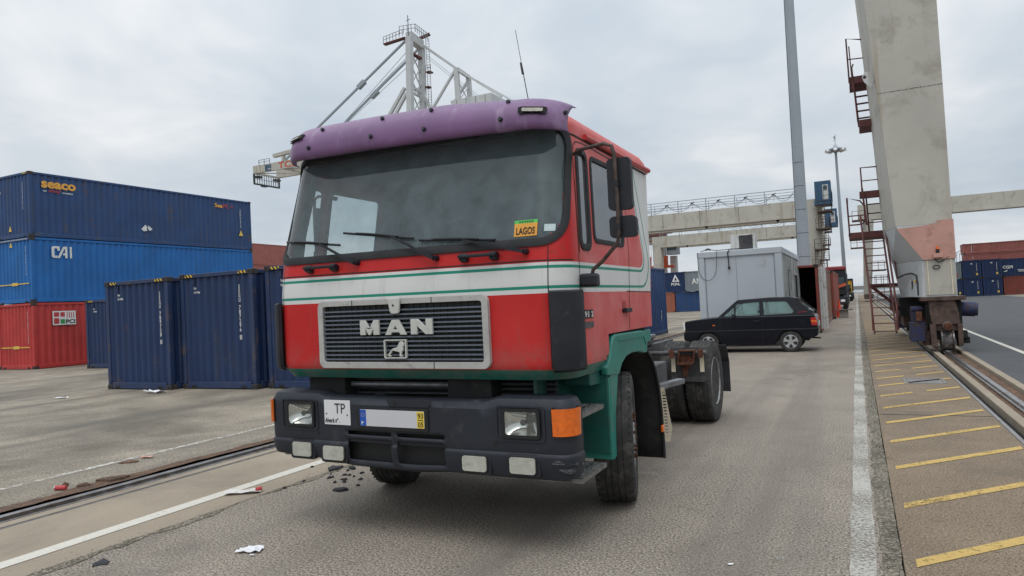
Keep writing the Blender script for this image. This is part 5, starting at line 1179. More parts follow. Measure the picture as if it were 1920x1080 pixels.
gr = MB().box(-3.28, -2.87, 23.185, 23.199, 3.01, 3.46).build('grille', m_frame, ac)
mb = MB()
for i in range(11): mb.box(-3.28, -2.87, 23.178, 23.184, 3.03+i*.04, 3.035+i*.04)
mb.build('fins', m_cast, gr); MB().box(-3.30, -2.85, 23.18, 23.198, 3.462, 3.475).box(-3.295, -3.282, 23.18, 23.198, 3.0, 3.462).build('grille_rim', m_cwhite, gr)
# ================================================================== MASTS
ms = thing('lattice_free_mast', 'tall thick pale grey tubular mast rising behind the office cabin', 'mast', (-2.7, 45, 0))
ms.name = 'steel_mast'; ORG[ms.name] = Vector((-2.7, 45, 0))
MB().cyl((-2.71, 45, 0), (-2.70, 45, 30), .36, .22, 12).build('column', m_mast, ms)
mb = MB()
for z in (3.6, 5.0, 6.4, 7.8, 9.2): mb.cyl((-2.71, 45, z), (-2.71, 45, z+.035), .362-.0047*z, n=12)
mb.build('joint_ring', m_frame, ms); MB().bar((-3.07, 44.95, 0), (-2.92, 44.95, 30), .04, .04).build('cable_duct', m_frame, ms)
lm = thing('floodlight_mast', 'slim floodlight mast with a round lamp head, right of the thick mast', 'light mast', (-1.15, 90, 0))
MB().cyl((-1.15, 90, 0), (-1.35, 90, 17.6), .23, .13, 10).build('pole', m_mast, lm)
MB().lathe([(.1, 0), (.35, .05), (1.1, .22), (1.12, .35), (.75, .42), (.3, .62), (.15, .9), (.0001, .92)], (-1.36, 90, 17.5), ZD, 20).build('lamp_head', m_mast, lm, smooth=True)
for k in range(8):
    t = 2*PI*k/8; MB().bar((-1.36+.8*math.cos(t), 90+.8*math.sin(t), 17.62), (-1.36+1.15*math.cos(t), 90+1.15*math.sin(t), 17.72), .35, .2).build('floodlight', m_lensb, lm)
MB().bar((-1.36, 90, 18.3), (-1.3, 90, 19.6), .06).bar((-1.6, 90, 18.9), (-1.3, 90, 18.9), .05).box(-1.5, -1.3, 89.9, 90.1, 19.1, 19.4).build('finial', m_mast, lm)
# ================================================================== PORTAL CRANES
def stairs(mb, x0, x1, ya, za, yb, zb, rail=True, n=None, w_=.05, rt_=.03):
    n = n or int(abs(zb-za)/.26)
    for x in (x0, x1): mb.bar((x, ya, za), (x, yb, zb), .05, .16)
    for i in range(1, n):
        f = i/n; y, z = ya+(yb-ya)*f, za+(zb-za)*f; mb.box(x0, x1, y-.1, y+.1, z-.015, z+.015)
    if rail:
        for x in (x0, x1):
            mb.bar((x, ya, za+.95), (x, yb, zb+.95), rt_, rt_).bar((x, ya, za+.5), (x, yb, zb+.5), rt_*.8, rt_*.8)
            for f in (0, .5, 1): mb.bar((x, ya+(yb-ya)*f, za+(zb-za)*f), (x, ya+(yb-ya)*f, za+(zb-za)*f+.95), rt_)
def railing(mb, pts, h=1.1, step=1.5, r_=.03):
    for a, b in zip(pts, pts[1:]):
        a, b = Vector(a), Vector(b); L_ = (b-a).length; k = max(1, int(L_/step))
        for z in (h, h*.52): mb.bar(a+Vector((0, 0, z)), b+Vector((0, 0, z)), r_)
        for i in range(k+1): p = a+(b-a)*i/k; mb.bar(p, p+Vector((0, 0, h)), r_*1.2)
def gantry(label, yg, lx0, lx1, xl, cabx, mat=m_crane, z0=9.15, z1=11.15, fest=True):
    """portal crane: girder along X, tapering leg at the right end, blue cabin and stairs on the leg"""
    t = thing('gantry_crane', label, 'crane', ((lx0+lx1)/2, yg, 0), 'grey portal cranes beyond the yard')
    g = MB().box(xl, lx0-.01, yg, yg+1.3, z0+.35, z1).build('girder', mat, t)
    MB().box(xl, lx0-.012, yg-.12, yg+1.45, z0+.18, z0+.34).build('girder_flange', mat, g)
    MB().box(xl, lx0-.011, yg+3.2, yg+4.4, z0+.2, z1-.2).build('girder', mat, t)
    ns = MB()
    k = 0
    x = xl+3
    while x < lx0-2: ns.box(x, x+.04, yg-.012, yg-.001, z0+.36, z1-.02); x += 4.2
    ns.build('girder_seam', m_frame, g)
    # leg: wide at top
    v = [(lx0, z1), (lx1, z1), (lx1-.1, z0-1.5), (lx1-1.05, 3.2), (lx1-1.05, .9), (lx1-1.85, .9), (lx1-1.85, 3.2), (lx0+.2, z0-1)]
    MB().plate(v, FX(yg-.1), 1.5).build('leg', mat, t)
    MB().plate(v, FX(yg+4.6), 1.4).build('leg', mat, t)
    MB().box(lx1-1.9, lx1-1.0, yg-2.5, yg+8, .55, .95).build('sill_beam', mat, t)
    for y in (yg-2, yg+6.5): MB().box(lx1-1.75, lx1-1.15, y, y+1.2, .1, .7).cyl((lx1-1.8, y+.3, .3), (lx1-1.1, y+.3, .3), .3, n=12).build('bogie', m_bogie, t)
    MB().box(xl-1.3, xl, yg, yg+1.4, .2, z1).build('leg', mat, t)
    cb = MB().box(cabx, cabx+1.55, yg-.4, yg+1.6, z1-.35, z1+1.75).build('machine_cabin', m_bluecab, t)
    MB().box(cabx+.75, cabx+1.3, yg-.43, yg-.401, z1-.2, z1+1.35).build('door', m_cwhite, cb)
    MB().box(cabx+.82, cabx+1.2, yg-.45, yg-.431, z1+.8, z1+1.25).build('window', m_pglass, cb)
    MB().box(cabx-.05, cabx+1.6, yg-1.1, yg+1.9, z1-.75, z1-.36).build('cabin_floor', m_bluecab, cb)
    rl = MB(); railing(rl, [(cabx+.1, yg-1.0, z1-.35), (cabx+1.6, yg-1.0, z1-.35), (cabx+1.6, yg+1.8, z1-.35)], 1.0, .5, .035); rl.build('railing', m_frame, t)
    rl = MB(); railing(rl, [(xl, yg-.05, z1), (lx0-.1, yg-.05, z1)], 1.3, 3.0, .07); rl.build('railing', m_mast, t)
    rl = MB(); railing(rl, [(xl, yg+1.6, z1), (lx0-.1, yg+1.6, z1)], 1.2, 3.0, .05); rl.build('railing', m_mast, t)
    st = MB(); zz = [z1-1.4, z1-3.2, z1-5.3, z1-7.4, .9]; sx = lx1-.25
    for i in range(len(zz)-1):
        xx = sx-.25*i
        st.box(xx-.15, xx+1.25, yg-1.2, yg+1.2, zz[i]-.12, zz[i]); railing(st, [(xx-.1, yg-1.15, zz[i]), (xx+1.2, yg-1.15, zz[i]), (xx+1.2, yg+1.1, zz[i])], 1.0, .6, .04)
        stairs(st, xx-.1+(.5 if i % 2 else 0), xx+.5+(.5 if i % 2 else 0), yg-1.2, zz[i+1], yg-.4, zz[i], w_=.08, rt_=.04)
    st.build('access_stairs', m_bogie, t)
    fs = MB(); x = xl+1; z = z1+.95; i = 0
    while x < lx0-.5:
        nx = min(x+2.9, lx0-.3)
        if i > 1:
            for dz in (.55, .8): fs.tube([(x+(nx-x)*j/8, yg+.3, z-dz*4*(j/8)*(1-j/8)) for j in range(9)], .028, 4)
        fs.bar((x-.2, yg+.3, z+.1), (x+.2, yg+.3, z-.15), .1, .08).bar((x-.2, yg+.3, z-.1), (x+.2, yg+.3, z+.15), .1, .08).bar((x, yg+.3, z-.7), (x, yg+.3, z), .03)
        x += 2.9; i += 1
    fs.build('festoon_cable', m_wire, t)
    lp = MB(); x = lx0-2
    while x > xl+3: lp.cyl((x, yg-.1, z0+.16), (x, yg-.1, z0-.08), .18, .12, 8); x -= 7.5
    lp.build('girder_lamp', m_dark, t)
    return t
gantry('nearer of two grey portal cranes behind the office, the higher blue cabin', 80, -5.2, -2.84, -52, -3.42)
gantry('farther of two grey portal cranes behind the office, the lower blue cabin', 108, -5.9, -3.7, -27, -3.5, z0=9.2, z1=11.1)
# white crane with lettering and spreader between truck and office
wc = thing('container_crane', 'white crane with red CL lettering and a red spreader behind the truck cab', 'crane', (-25, 112, 0))
MB().box(-60, -27.2, 112, 113.4, 10.3, 12.0).build('girder', m_cranel, wc)
text('CL', (-30.2, 111.99, 10.65), XD, ZD, 2.0, 1.0, m_spread, wc, bold=.04)
MB().plate([(-28.8, 11.4), (-27.2, 11.4), (-27.4, 9.6), (-27.3, .8), (-28.7, .8), (-28.7, 9.6)], FX(112), 1.2).build('leg', m_cranel, wc)
MB().box(-31, -26.6, 111, 114.5, 12.02, 12.9).box(-29.2, -27.0, 110.8, 112, 11.4, 12.0).build('trolley', m_maro, wc)
MB().box(-26.6, -25.6, 112, 113, .8, 8.2).build('mast', m_cranel, wc)
oc = MB().box(-26.9, -25.2, 111.2, 113.2, 8.4, 10.3).build('operator_cabin', m_mast, wc); MB().box(-26.8, -25.3, 111.15, 111.19, 9.1, 10.0).build('window', m_pglass, oc)
sp = MB().box(-30.5, -25.8, 110.6, 111.6, 6.3, 6.7).box(-29.9, -29.5, 110.7, 111.5, 6.7, 7.7).box(-27.3, -26.8, 110.7, 111.5, 6.7, 7.7).cyl((-29.7, 111.1, 7.6), (-29.7, 111.1, 8.2), .35, n=8).cyl((-27.05, 111.1, 7.6), (-27.05, 111.1, 8.2), .35, n=8).build('spreader', m_spread, wc)
mb = MB()
for x in (-30.2, -29.4, -27.4, -26.7): mb.bar((x, 111.1, 7.9), (x+.1, 111.2, 12.4), .05)
mb.build('hoist_rope', m_wire, sp)
# ---- girder crane on the quay rail far right
fc = thing('gantry_crane', 'grey portal crane straddling the road far behind the nearest crane leg', 'crane', (1.6, 90, 0), 'grey portal cranes beyond the yard')
MB().box(.55, 32, 90, 91.3, 9.5, 11.1).build('girder', m_crane, fc)
MB().box(1.9, 32, 89.9, 91.5, 9.32, 9.49).build('girder_flange', m_crane, fc)
MB().plate([(1.05, 9.5), (2.15, 9.5), (1.5, .8), (.65, .8)], FX(90), 1.3).build('leg', m_crane, fc); MB().box(31, 32.2, 90, 91.3, .2, 9.5).build('leg', m_crane, fc)
for z, x in ((9.3, .2), (6.2, -.1), (3.5, 1.9), (1.9, 2.1)):
    st = MB().box(x-.3, x+1.1, 88.4, 90, z-.12, z); railing(st, [(x-.25, 88.5, z), (x+1.0, 88.5, z)], 1.0, .5, .045); st.build('platform', m_bogie, fc)
st = MB(); stairs(st, 2.0, 2.7, 87.5, .4, 88.6, 1.9, rt_=.045); st.build('access_stairs', m_bogie, fc)
MB().box(.7, 1.6, 87, 94, .3, .85).build('sill_beam', m_bogie, fc)
# ================================================================== NEAREST CRANE LEG (right)
nc = thing('gantry_crane', 'huge nearest crane leg with maroon stairs and a faded pink skirt', 'crane', (1.8, 20, 0), 'grey portal cranes beyond the yard')
def hull(levels, mat, name, bevel=0, par=None):
    """levels: (z, [4 xy corners: front-left, front-right, back-right, back-left])"""
    mb = MB()
    for z, q in levels: mb.v += [(x, y, z) for x, y in q]
    k = len(levels); mb.f = [(4*j+i, 4*j+(i+1) % 4, 4*j+4+(i+1) % 4, 4*j+4+i) for j in range(k-1) for i in range(4)]+[(3, 2, 1, 0), (4*k-4, 4*k-3, 4*k-2, 4*k-1)]; mb.m = [0]*len(mb.f)
    return mb.build(name, mat, par or nc, bevel=bevel, seg=1)
LF = 19.4
leg = hull([(3.06, [(.925, LF), (2.10, LF), (2.10, 21.4), (.71, 21.4)]), (6.35, [(.703, LF), (2.085, LF), (2.08, 21.4), (.57, 21.4)]), (11.3, [(.36, LF), (2.05, LF), (2.05, 21.6), (.28, 21.6)])], m_crane, 'leg')
MB().box(.73, 2.088, LF-.012, LF-.002, 6.34, 6.37).build('weld_seam', m_frame, leg) if False else None
mb = MB(); random.seed(3)
for i in range(26): x = .72+i*.0525; mb.box(x, x+random.uniform(.02, .045), LF-.006, LF+.01, 6.345, 6.345+random.uniform(.008, .02))
mb.build('weld_seam', m_frame, leg)
hull([(2.205, [(1.445, LF-.01), (2.12, LF-.01), (2.11, 21.4), (.88, 21.4)]), (3.055, [(.926, LF-.01), (2.115, LF-.01), (2.10, 21.4), (.712, 21.4)])], m_cranel, 'leg_transition')
MB().add([(1.452, LF-.03, 2.205), (2.123, LF-.03, 2.205), (2.118, LF-.03, 3.05), (2.118, LF-.03, 3.13), (1.78, LF-.03, 3.125), (1.78, LF-.03, 3.06), (1.4, LF-.03, 3.02), (.935, LF-.03, 2.99)], [tuple(range(8))]).build('pink_skirt', m_pink, leg, solid=-.018)
hull([(1.32, [(1.40, LF), (2.11, LF), (2.10, 21.4), (1.04, 21.4)]), (2.20, [(1.44, LF), (2.11, LF), (2.10, 21.4), (.89, 21.4)])], m_cranel, 'leg_foot')
MB().box(1.47, 2.095, LF-.016, LF-.004, 1.36, 2.19).build('front_cover', m_crane, leg)
for x in (1.54, 2.018): MB().bar((x+.004, LF-.025, 1.36), (x-.004, LF-.025, 2.19), .018).build('conduit', m_cream, leg)
bc = MB().box(1.655, 1.86, LF-.20, LF-.03, 2.24, 2.34).build('beacon_shelf', m_pink, leg, bevel=.006)
MB().cyl((1.755, LF-.11, 2.34), (1.755, LF-.11, 2.44), .038, n=12).build('beacon_base', m_ink, bc); MB().cyl((1.755, LF-.11, 2.44), (1.755, LF-.11, 2.51), .036, .03, 12).build('beacon_lens', m_orange, bc)
MB().tube([(2.13, LF-.03, 2.27), (1.95, LF-.04, 2.24), (1.84, LF-.04, 2.15), (1.76, LF-.04, 2.13), (1.71, LF-.04, 2.19), (1.70, LF-.04, 2.26)], .012, 6).tube([(1.715+.07*math.cos(t), LF-.04, 2.02+.045*math.sin(t)) for t in [i*.6 for i in range(20)]], .010, 5).build('power_cable', m_wire, leg)
MB().tube([(.98, 20.9, 1.83), (1.12, 20.4, 1.90), (1.24, 20.0, 1.91), (1.32, 19.85, 1.85), (1.335, 19.75, 1.65), (1.33, 19.72, 1.36)], .02, 6).build('side_cable', m_wire, leg)
MB().box(1.20, 1.23, 20.2, 20.4, 1.55, 1.75).build('junction_box', m_cwhite, leg); MB().box(1.27, 1.30, 19.8, 20.0, 1.68, 1.74).build('valve', m_marky, leg)
MB().box(1.575, 1.60, LF-.07, LF-.03, 2.78, 2.98).box(1.635, 1.66, LF-.07, LF-.03, 2.82, 2.98).build('hook_plate', m_pink, leg)
# eye plate on the stairs side
MB().plate([(.58, 6.55), (.44, 6.72), (.40, 6.85), (.46, 6.97), (.60, 6.95), (.66, 6.7)], FX(19.5), .05, [[(.46+.045*math.cos(t), 6.84+.045*math.sin(t)) for t in [i*PI/5 for i in range(10)]]]).build('lifting_eye', m_cranel, leg)
# sill beam, bogies
MB().box(.98, 2.05, 21.0, 27.5, .82, 1.3).build('sill_beam', m_dark, nc)
def bogie(y0, front=True):
    b = MB().plate([(1.50, 1.26), (2.03, 1.26), (2.10, .95), (2.12, .66), (1.55, .66), (1.52, .95)], FX(y0), .12).build('bogie', m_bogie, nc, bevel=.012)
    MB().box(1.36, 2.26, y0-.05, y0+1.0, 1.22, 1.315).build('cross_plate', m_bogie, b, bevel=.01)
    MB().plate([(1.50, .66), (1.62, .66), (1.64, .12), (1.52, .16)], FX(y0-.02), .5).plate([(2.06, .66), (2.16, .66), (2.16, .16), (2.06, .12)], FX(y0-.02), .5).box(1.62, 2.08, y0+.05, y0+.4, .5, .68).build('wheel_housing', m_bogie, b, bevel=.01)
    MB().box(1.5, 2.18, y0+.12, y0+1.0, .3, 1.22).build('gear_housing', m_dark, b, bevel=.03)
    MB().box(1.38, 1.5, y0+.25, y0+.9, .15, .5).build('side_frame', m_bogie, b)
    MB().lathe([(.24, -.14), (.27, -.13), (.27, -.10), (.235, -.085), (.235, .085), (.27, .10), (.27, .13), (.24, .14)], (1.845, y0+.12, .27), XD, 28).build('rail_wheel', m_wsteel, b, smooth=True)
    MB().cyl((1.845, y0-.28, .62), (1.845, y0+.1, .66), .085, .095, 14).cyl((1.845, y0-.33, .615), (1.845, y0-.28, .62), .075, n=14).build('buffer', m_cream if False else m_rusty, b, smooth=True)
    MB().cyl((1.845, y0-.19, .63), (1.845, y0-.10, .64), .1, n=14).build('buffer_collar', m_galv, b)
    m1 = MB().box(1.10, 1.42, y0+.15, y0+.7, .26, .72).cyl((1.26, y0+.42, .7), (1.26, y0+.42, 1.10), .13, n=16).box(1.14, 1.40, y0+.25, y0+.6, 1.0, 1.08).build('drive_motor', m_motor, b, bevel=.015)
    MB().box(1.24, 1.36, y0+.10, y0+.15, .75, .98).build('motor_cover', m_rusty, m1)
    m2 = MB().cyl((2.15, y0+.35, 1.0), (2.46, y0+.30, .98), .17, n=18).cyl((2.46, y0+.30, .98), (2.52, y0+.29, .975), .15, n=18).build('drive_motor', m_motor, b, smooth=True)
    MB().box(2.1, 2.3, y0+.1, y0+.4, .2, .34).box(2.12, 2.25, y0, y0+.3, .34, .5).build('rail_sweeper', m_dark, b)
    return b
bogie(19.3); bogie(25.6)
MB().cyl((.98, 22.6, .98), (1.18, 22.6, .98), .2, n=14).box(1.1, 1.7, 21.9, 23.6, .5, 1.25).build('brake_unit', m_bogie, nc)
# upper portal outside the frame
MB().box(-.2, 30, LF-.2, 21.4, 11.3, 13.4).build('girder', m_crane, nc); MB().box(28.5, 30, LF, 21.3, .2, 11.3).build('leg', m_crane, nc)
# stairs
def flight(xa, za, ya, xb, zb, yb, wd, n, rail=True):
    st = MB(); L0, L1 = Vector((xa, ya, za)), Vector((xb, yb, zb)); W_ = Vector((wd, 0, 0))
    for o in (Vector((0, 0, 0)), W_): st.bar(L0+o, L1+o, .035, .11)
    for i in range(n):
        p = L0+(L1-L0)*((i+.15)/n); st.bar(p, p+W_, .12, .022)
    f = st.build('stair_flight', m_maro, nc)
    if rail:
        for o in (Vector((-.03, -.05, 0)), W_+Vector((.03, -.05, 0))):
            u_ = Vector((0, -.12, .62)); a = L0+o+u_; b = L1+o+u_*.9; MB().tube([a+Vector((0, .02, -.55)), a+Vector((0, -.03, -.1)), a, b, b+Vector((0, .1, -.2))], .025, 6).build('handrail', m_maro, f, smooth=True)
def pc(name, mb): return mb.build(name, m_maro, nc)
flight(.34, .46, 20.0, .22, 3.02, 21.5, .49, 13)
pc('platform', MB().box(-.12, .95, 21.45, 22.7, 2.98, 3.14))
pc('platform_railing', MB().tube([(-.10, 21.45, 3.1), (-.12, 21.45, 4.1), (.20, 21.45, 4.0), (.30, 21.45, 3.85), (.30, 21.45, 3.45), (.22, 21.45, 3.35), (-.1, 21.45, 3.35)], .022, 6).bar((-.11, 21.46, 3.6), (.28, 21.46, 3.6), .03).bar((-.11, 21.5, 3.1), (-.11, 22.6, 3.12), .04).bar((-.10, 22.6, 3.1), (-.12, 22.6, 4.1), .04).bar((-.11, 21.46, 4.1), (-.11, 22.6, 4.1), .03).bar((-.11, 21.46, 3.6), (-.11, 22.6, 3.6), .03))
flight(.40, 3.14, 22.1, .36, 4.1, 21.5, .46, 4, False)
pc('stair_post', MB().bar((.86, 21.2, 3.2), (.80, 21.2, 4.84), .04)); pc('stair_post', MB().bar((.33, 21.2, 3.3), (.27, 21.2, 4.3), .05))
pc('platform', MB().box(.20, .95, 21.22, 21.5, 4.05, 4.22)); pc('platform', MB().box(.30, .85, 21.2, 22.2, 5.98, 6.16))
pc('platform_railing', MB().tube([(.27, 21.2, 4.1), (.26, 21.2, 4.86), (.80, 21.2, 4.84)], .022, 6).bar((.27, 21.2, 4.5), (.8, 21.2, 4.5), .025))
flight(.30, 6.14, 22.0, .22, 7.45, 21.5, .40, 7, False)
pc('platform', MB().box(.12, .60, 21.2, 22.2, 7.18, 7.36))
pc('handrail', MB().tube([(.27, 21.2, 6.1), (.20, 21.2, 7.6), (.24, 21.2, 7.7)], .02, 6))
pc('platform_railing', MB().tube([(.12, 21.2, 7.2), (.10, 21.2, 8.42), (.5, 21.2, 8.32)], .022, 6).bar((.11, 21.2, 7.85), (.52, 21.2, 7.82), .025)); pc('handrail', MB().bar((.16, 21.2, 8.2), (.20, 21.2, 7.0), .03))
pc('stair_support', MB().box(.3, .98, 21.6, 21.75, 1.60, 1.70)); pc('stair_support', MB().bar((.34, 20.9, 1.65), (.98, 21.7, 1.65), .06, .1).bar((.36, 20.9, 1.62), (.9, 21.2, 1.10), .05, .07)); pc('stair_support', MB().bar((.80, 20.9, 1.05), (1.05, 21.3, 1.02), .08, .1))
pc('down_pipe', MB().tube([(.88, 21.4, 3.0), (.93, 21.1, 2.4), (.96, 20.9, 1.8)], .02, 6))

# ================================================================== SHIP-TO-SHORE CRANE
sc_ = thing('quay_crane', 'pale ship-to-shore crane with lattice tower and TCL boom far behind the truck', 'crane', (-72, 110, 0))
def bars(name, mat, lst, par=sc_):
    mb = MB()
    for l in lst: mb.bar(l[0], l[1], l[2], l[3] if len(l) > 3 else None)
    return mb.build(name, mat, par)
A, Bq = 108, 112.5
bars('tower', m_cranel, [((-71.7, A, 52), (-73.6, A, 0), 1.05), ((-72.05, Bq, 52), (-72.9, Bq, 0), 1.05), ((-71.8, A, 52.3), (-72.1, Bq, 52.0), 1.3, 1.6), ((-72.1, A, 43), (-72.5, Bq, 43.0), .5), ((-72.1, A, 42), (-72.5, Bq, 42.0), .35),
    ((-73.2, A, 42.9), (-77.6, A, 37.5), .55), ((-72.8, A, 41.8), (-76.6, A, 37), .5), ((-72.2, Bq, 43), (-69.5, Bq, 37), .5)])
xb = []
for z0, z1 in ((50, 47.5), (47.5, 44.5), (44.5, 42), (42, 39), (39, 36.5)): xb += [((-72, A+.4, z0), (-72.2, Bq-.4, z1-1), .18), ((-72, A+.4, z1-1), (-72.2, Bq-.4, z0), .18)]
bars('cross_bracing', m_cranel, xb)
bars('forestay', m_mast, [((-72.5, A, 51.6), (-103, A, 33.6), .34), ((-72.0, Bq, 51.9), (-101, Bq, 34.1), .34), ((-82.3, A, 45.8), (-83.9, A, 44.8), .8), ((-82.6, Bq, 45.1), (-84.2, Bq, 44.1), .8)])
rp = []
for k in range(4): rp.append(((-72.5, A+1.2+.5*k, 50.5-.6*k), (-96-k, A+1.2+.5*k, 34), .07))
rp += [((-71, Bq, 50), (-60, Bq, 40), .07), ((-71, Bq, 49.5), (-60.8, Bq, 40.2), .07)]
bars('ropes', m_mast, rp)
bars('backstay', m_cranel, [((-71.4, Bq, 51.7), (-64.6, Bq, 46.1), .45), ((-64.6, Bq, 46.1), (-55.5, Bq, 39.2), .42), ((-64.4, 117, 45.8), (-55.6, 117, 39.6), .3), ((-64.6, Bq, 46.1), (-64.4, Bq, 34), .85, .7), ((-64.6, 117, 45.6), (-64.2, 117, 35), .8, .7), ((-64.7, Bq, 46.0), (-71.5, Bq, 37.9), .4), ((-64.6, 117, 45.1), (-70.3, 117, 39), .4), ((-64.5, Bq, 46), (-64.5, 117, 45.7), .6), ((-64.5, Bq, 44), (-64.3, 117, 40), .15), ((-64.4, Bq, 40), (-64.5, 117, 44), .15)])
mb = MB().box(-62.6, -54.5, 106.5, 117, 33, 38.25); mb.build('machinery_house', m_cranel, sc_)
mh = MB()
for i in range(4): mh.box(-61.4+i*1.9, -61.35+i*1.9, 106.45, 106.49, 33, 38.2)
mh.build('house_seam', m_frame, sc_)
for q in (((-77.0, A-.5, 51.6), (-72.5, A, 52.1), .9, .22), ((-73.0, Bq, 53.3), (-70.6, Bq+1, 54.2), .9, .35), ((-71.3, Bq+.5, 46.7), (-70.3, Bq+.5, 46.7), 1.2, .25), ((-71.6, Bq+.5, 43.9), (-70.8, Bq+.5, 43.9), 1.0, .25), ((-72.3, A+1, 49.6), (-71.6, Bq-1, 49.0), .8, .3)): MB().bar(*q).build('platform', m_maro, sc_)
rl = MB(); railing(rl, [(-76.9, A-.9, 51.7), (-72.6, A-.9, 52.2)], 1.2, .7, .07); railing(rl, [(-73.2, A-.9, 52.6), (-70, A-.5, 52.5), (-70.6, Bq, 52.6)], 1.5, .8, .07); railing(rl, [(-71.3, Bq, 46.8), (-70.2, Bq, 46.8)], 1.2, .5, .06); rl.bar((-71.8, A, 52.4), (-71.85, A, 56.2), .12).bar((-72.2, A, 55.2), (-71.4, A, 55.4), .1)
for z in (53.0, 46.8, 43.8):
    for x in (-71.0, -70.3): rl.bar((x, Bq, z-6.0), (x, Bq, z), .07)
    for i in range(12): rl.bar((-71.0, Bq, z-.5*i), (-70.3, Bq, z-.5*i), .05)
rl.build('railing', m_galv, sc_)
bm = MB().box(-112.2, -50, A, A+.6, 31.8, 33.4).build('boom', m_crane, sc_); MB().box(-112.2, -50, A+6.5, A+7.2, 31.8, 33.4).build('boom', m_crane, sc_)
bt = [((-112, A+.6, 31.9), (-112, A+6.5, 31.9), .35), ((-103.9, A+.3, 31.9), (-103.9, A+7, 31.9), .4), ((-112, A+.6, 31.9), (-104, A+6.5, 31.9), .22), ((-104, A+.6, 31.9), (-96, A+6.5, 31.9), .22), ((-96, A+.6, 31.9), (-104, A+6.5, 31.9), .22), ((-96, A+.6, 31.9), (-96, A+6.5, 31.9), .4)]
bars('boom_bracing', m_crane, bt)
bk = MB(); bk.bar((-112.1, A, 29.7), (-112.1, A+7.2, 29.7), .3); bk.bar((-112.1, A, 31.8), (-112.1, A, 29.7), .22).bar((-112.1, A+7.2, 31.8), (-112.1, A+7.2, 29.7), .22)
for i in range(11): bk.bar((-112.1, A+.3+i*.65, 29.8), (-112.1, A+.3+i*.65, 31.8), .10)
bk.bar((-112.1, A, 30.8), (-112.1, A+7.2, 30.8), .08).box(-112.3, -111.4, A+.3, A+1.8, 31.0, 31.4).box(-112.3, -111.4, A+5.5, A+7.0, 31.0, 31.4).box(-112.3, -111.3, A+2, A+3.2, 29.3, 29.6); bk.build('boom_tip_cage', m_frame, sc_)
text('TCL', (-105.2, A-.02, 31.95), XD, ZD, 5.0, 1.3, m_spread, sc_, bold=.02); 
lg = MB().box(-108.8, -108.1, A-.06, A-.01, 31.95, 33.15)
for z in (32.0, 32.6, 33.0): lg.box(-108.0, -107.1, A-.06, A-.01, z-.14, z+.14)
lg.build('logo', m_bluecab, sc_)
bars('boom_fitting', m_crane, [((-106.5, A+.3, 34.8), (-98, A+.3, 35.3), .8, .7), ((-104.0, A+.3, 33.3), (-103.9, A+.3, 34.5), .6)])
rl = MB(); railing(rl, [(-110.5, A, 33.4), (-107.5, A, 33.4)], 1.0, 1.2, .08); rl.build('railing', m_galv, sc_)
bars('leg', m_cranel, [((-73.6, A, 30), (-74, A-8, 0), 1.4), ((-55, A, 31), (-55, A-8, 0), 1.4), ((-55, 117, 31), (-55, 124, 0), 1.4), ((-73, Bq, 30), (-73, 124, 0), 1.4), ((-74, A-8, 8), (-55, A-8, 8), 1.4)])
# distant cranes beyond the sea at right
dc = thing('distant_crane', 'tiny distant crane outline on the horizon above the right-hand stack', 'crane', (33, 300, 0))
bars('frame', m_mast, [((32.2, 300, 0), (33.2, 300, 12.5), .18), ((34.2, 300, 0), (34.0, 300, 12.4), .18), ((32.8, 300, 12.4), (35.4, 300, 13.8), .25), ((32.6, 300, 5), (34.1, 300, 5), .15), ((32.8, 300, 9), (34.1, 300, 9), .15)], dc)
# ================================================================== VEHICLES FAR DOWN THE LANE
def far_truck(name, label, cat, x0, x1, y, h, cabm, bodym, zl, group):
    t = thing(name, label, cat, ((x0+x1)/2, y, 0), group)
    MB().box(x0, x1, y, y+2.1, 1.1, h).build('cab', cabm, t, bevel=.08)
    MB().box(x0+.15, x1-.15, y-.02, y-.001, h-1.35, h-.55).build('windscreen', m_pglass, t)
    MB().box(x0+.1, x1-.1, y-.05, y-.0, 1.2, 1.6).build('grille', m_ink, t); MB().box(x0-.02, x1+.02, y-.15, y+.1, .45, 1.0).build('bumper', bodym, t, bevel=.03)
    MB().box(x0+.25, x1-.25, y+2.1, y+8.5, .8, zl).build('load', bodym, t, bevel=.03)
    for yy_ in (y+1.0, y+6.2, y+7.4):
        for x in (x0, x1-.32): MB().cyl((x, yy_, .5), (x+.32, yy_, .5), .5, n=18).build('wheel', m_tyre, t)
    for x in (x0+.15, x1-.45): MB().box(x, x+.3, y-.17, y-.151, .6, .78).build('headlight', m_lensb, t)
    return t
GT = 'vehicles parked far down the lane'
ft = far_truck('parked_truck', 'dark truck with a red roof parked far down the lane beyond the rust-red container', 'truck', -3.25, -.72, 60, 3.05, m_black, m_black, 2.6, GT)
MB().box(-3.27, -.70, 59.9, 62.1, 3.06, 3.36).build('roof', m_redm, ft, bevel=.08); MB().bar((-1.4, 59.8, 1.75), (-.75, 59.8, 1.95), .1, .2).build('red_panel', m_spread, ft)
far_truck('parked_truck', 'dark truck parked far down the lane between the red and the yellow vehicles', 'truck', -3.3, -.80, 76, 3.1, m_black, m_black, 2.4, GT)
tt = far_truck('yellow_loader', 'yellow machine parked farthest down the lane', 'loader', -3.2, -.55, 96, 2.6, m_yellowm, m_black, 2.5, GT)
MB().box(-3.3, -.45, 95.9, 98.2, 2.6, 2.75).build('roof', m_black, tt)
far_truck('parked_truck', 'last dark truck at the far end of the lane behind the yellow machine', 'truck', -3.2, -.45, 112, 3.0, m_black, m_black, 2.4, GT)
cn = thing('traffic_cone', 'orange traffic cone beside the end of the rust-red container', 'traffic cone', (-.98, 44.6, 0))
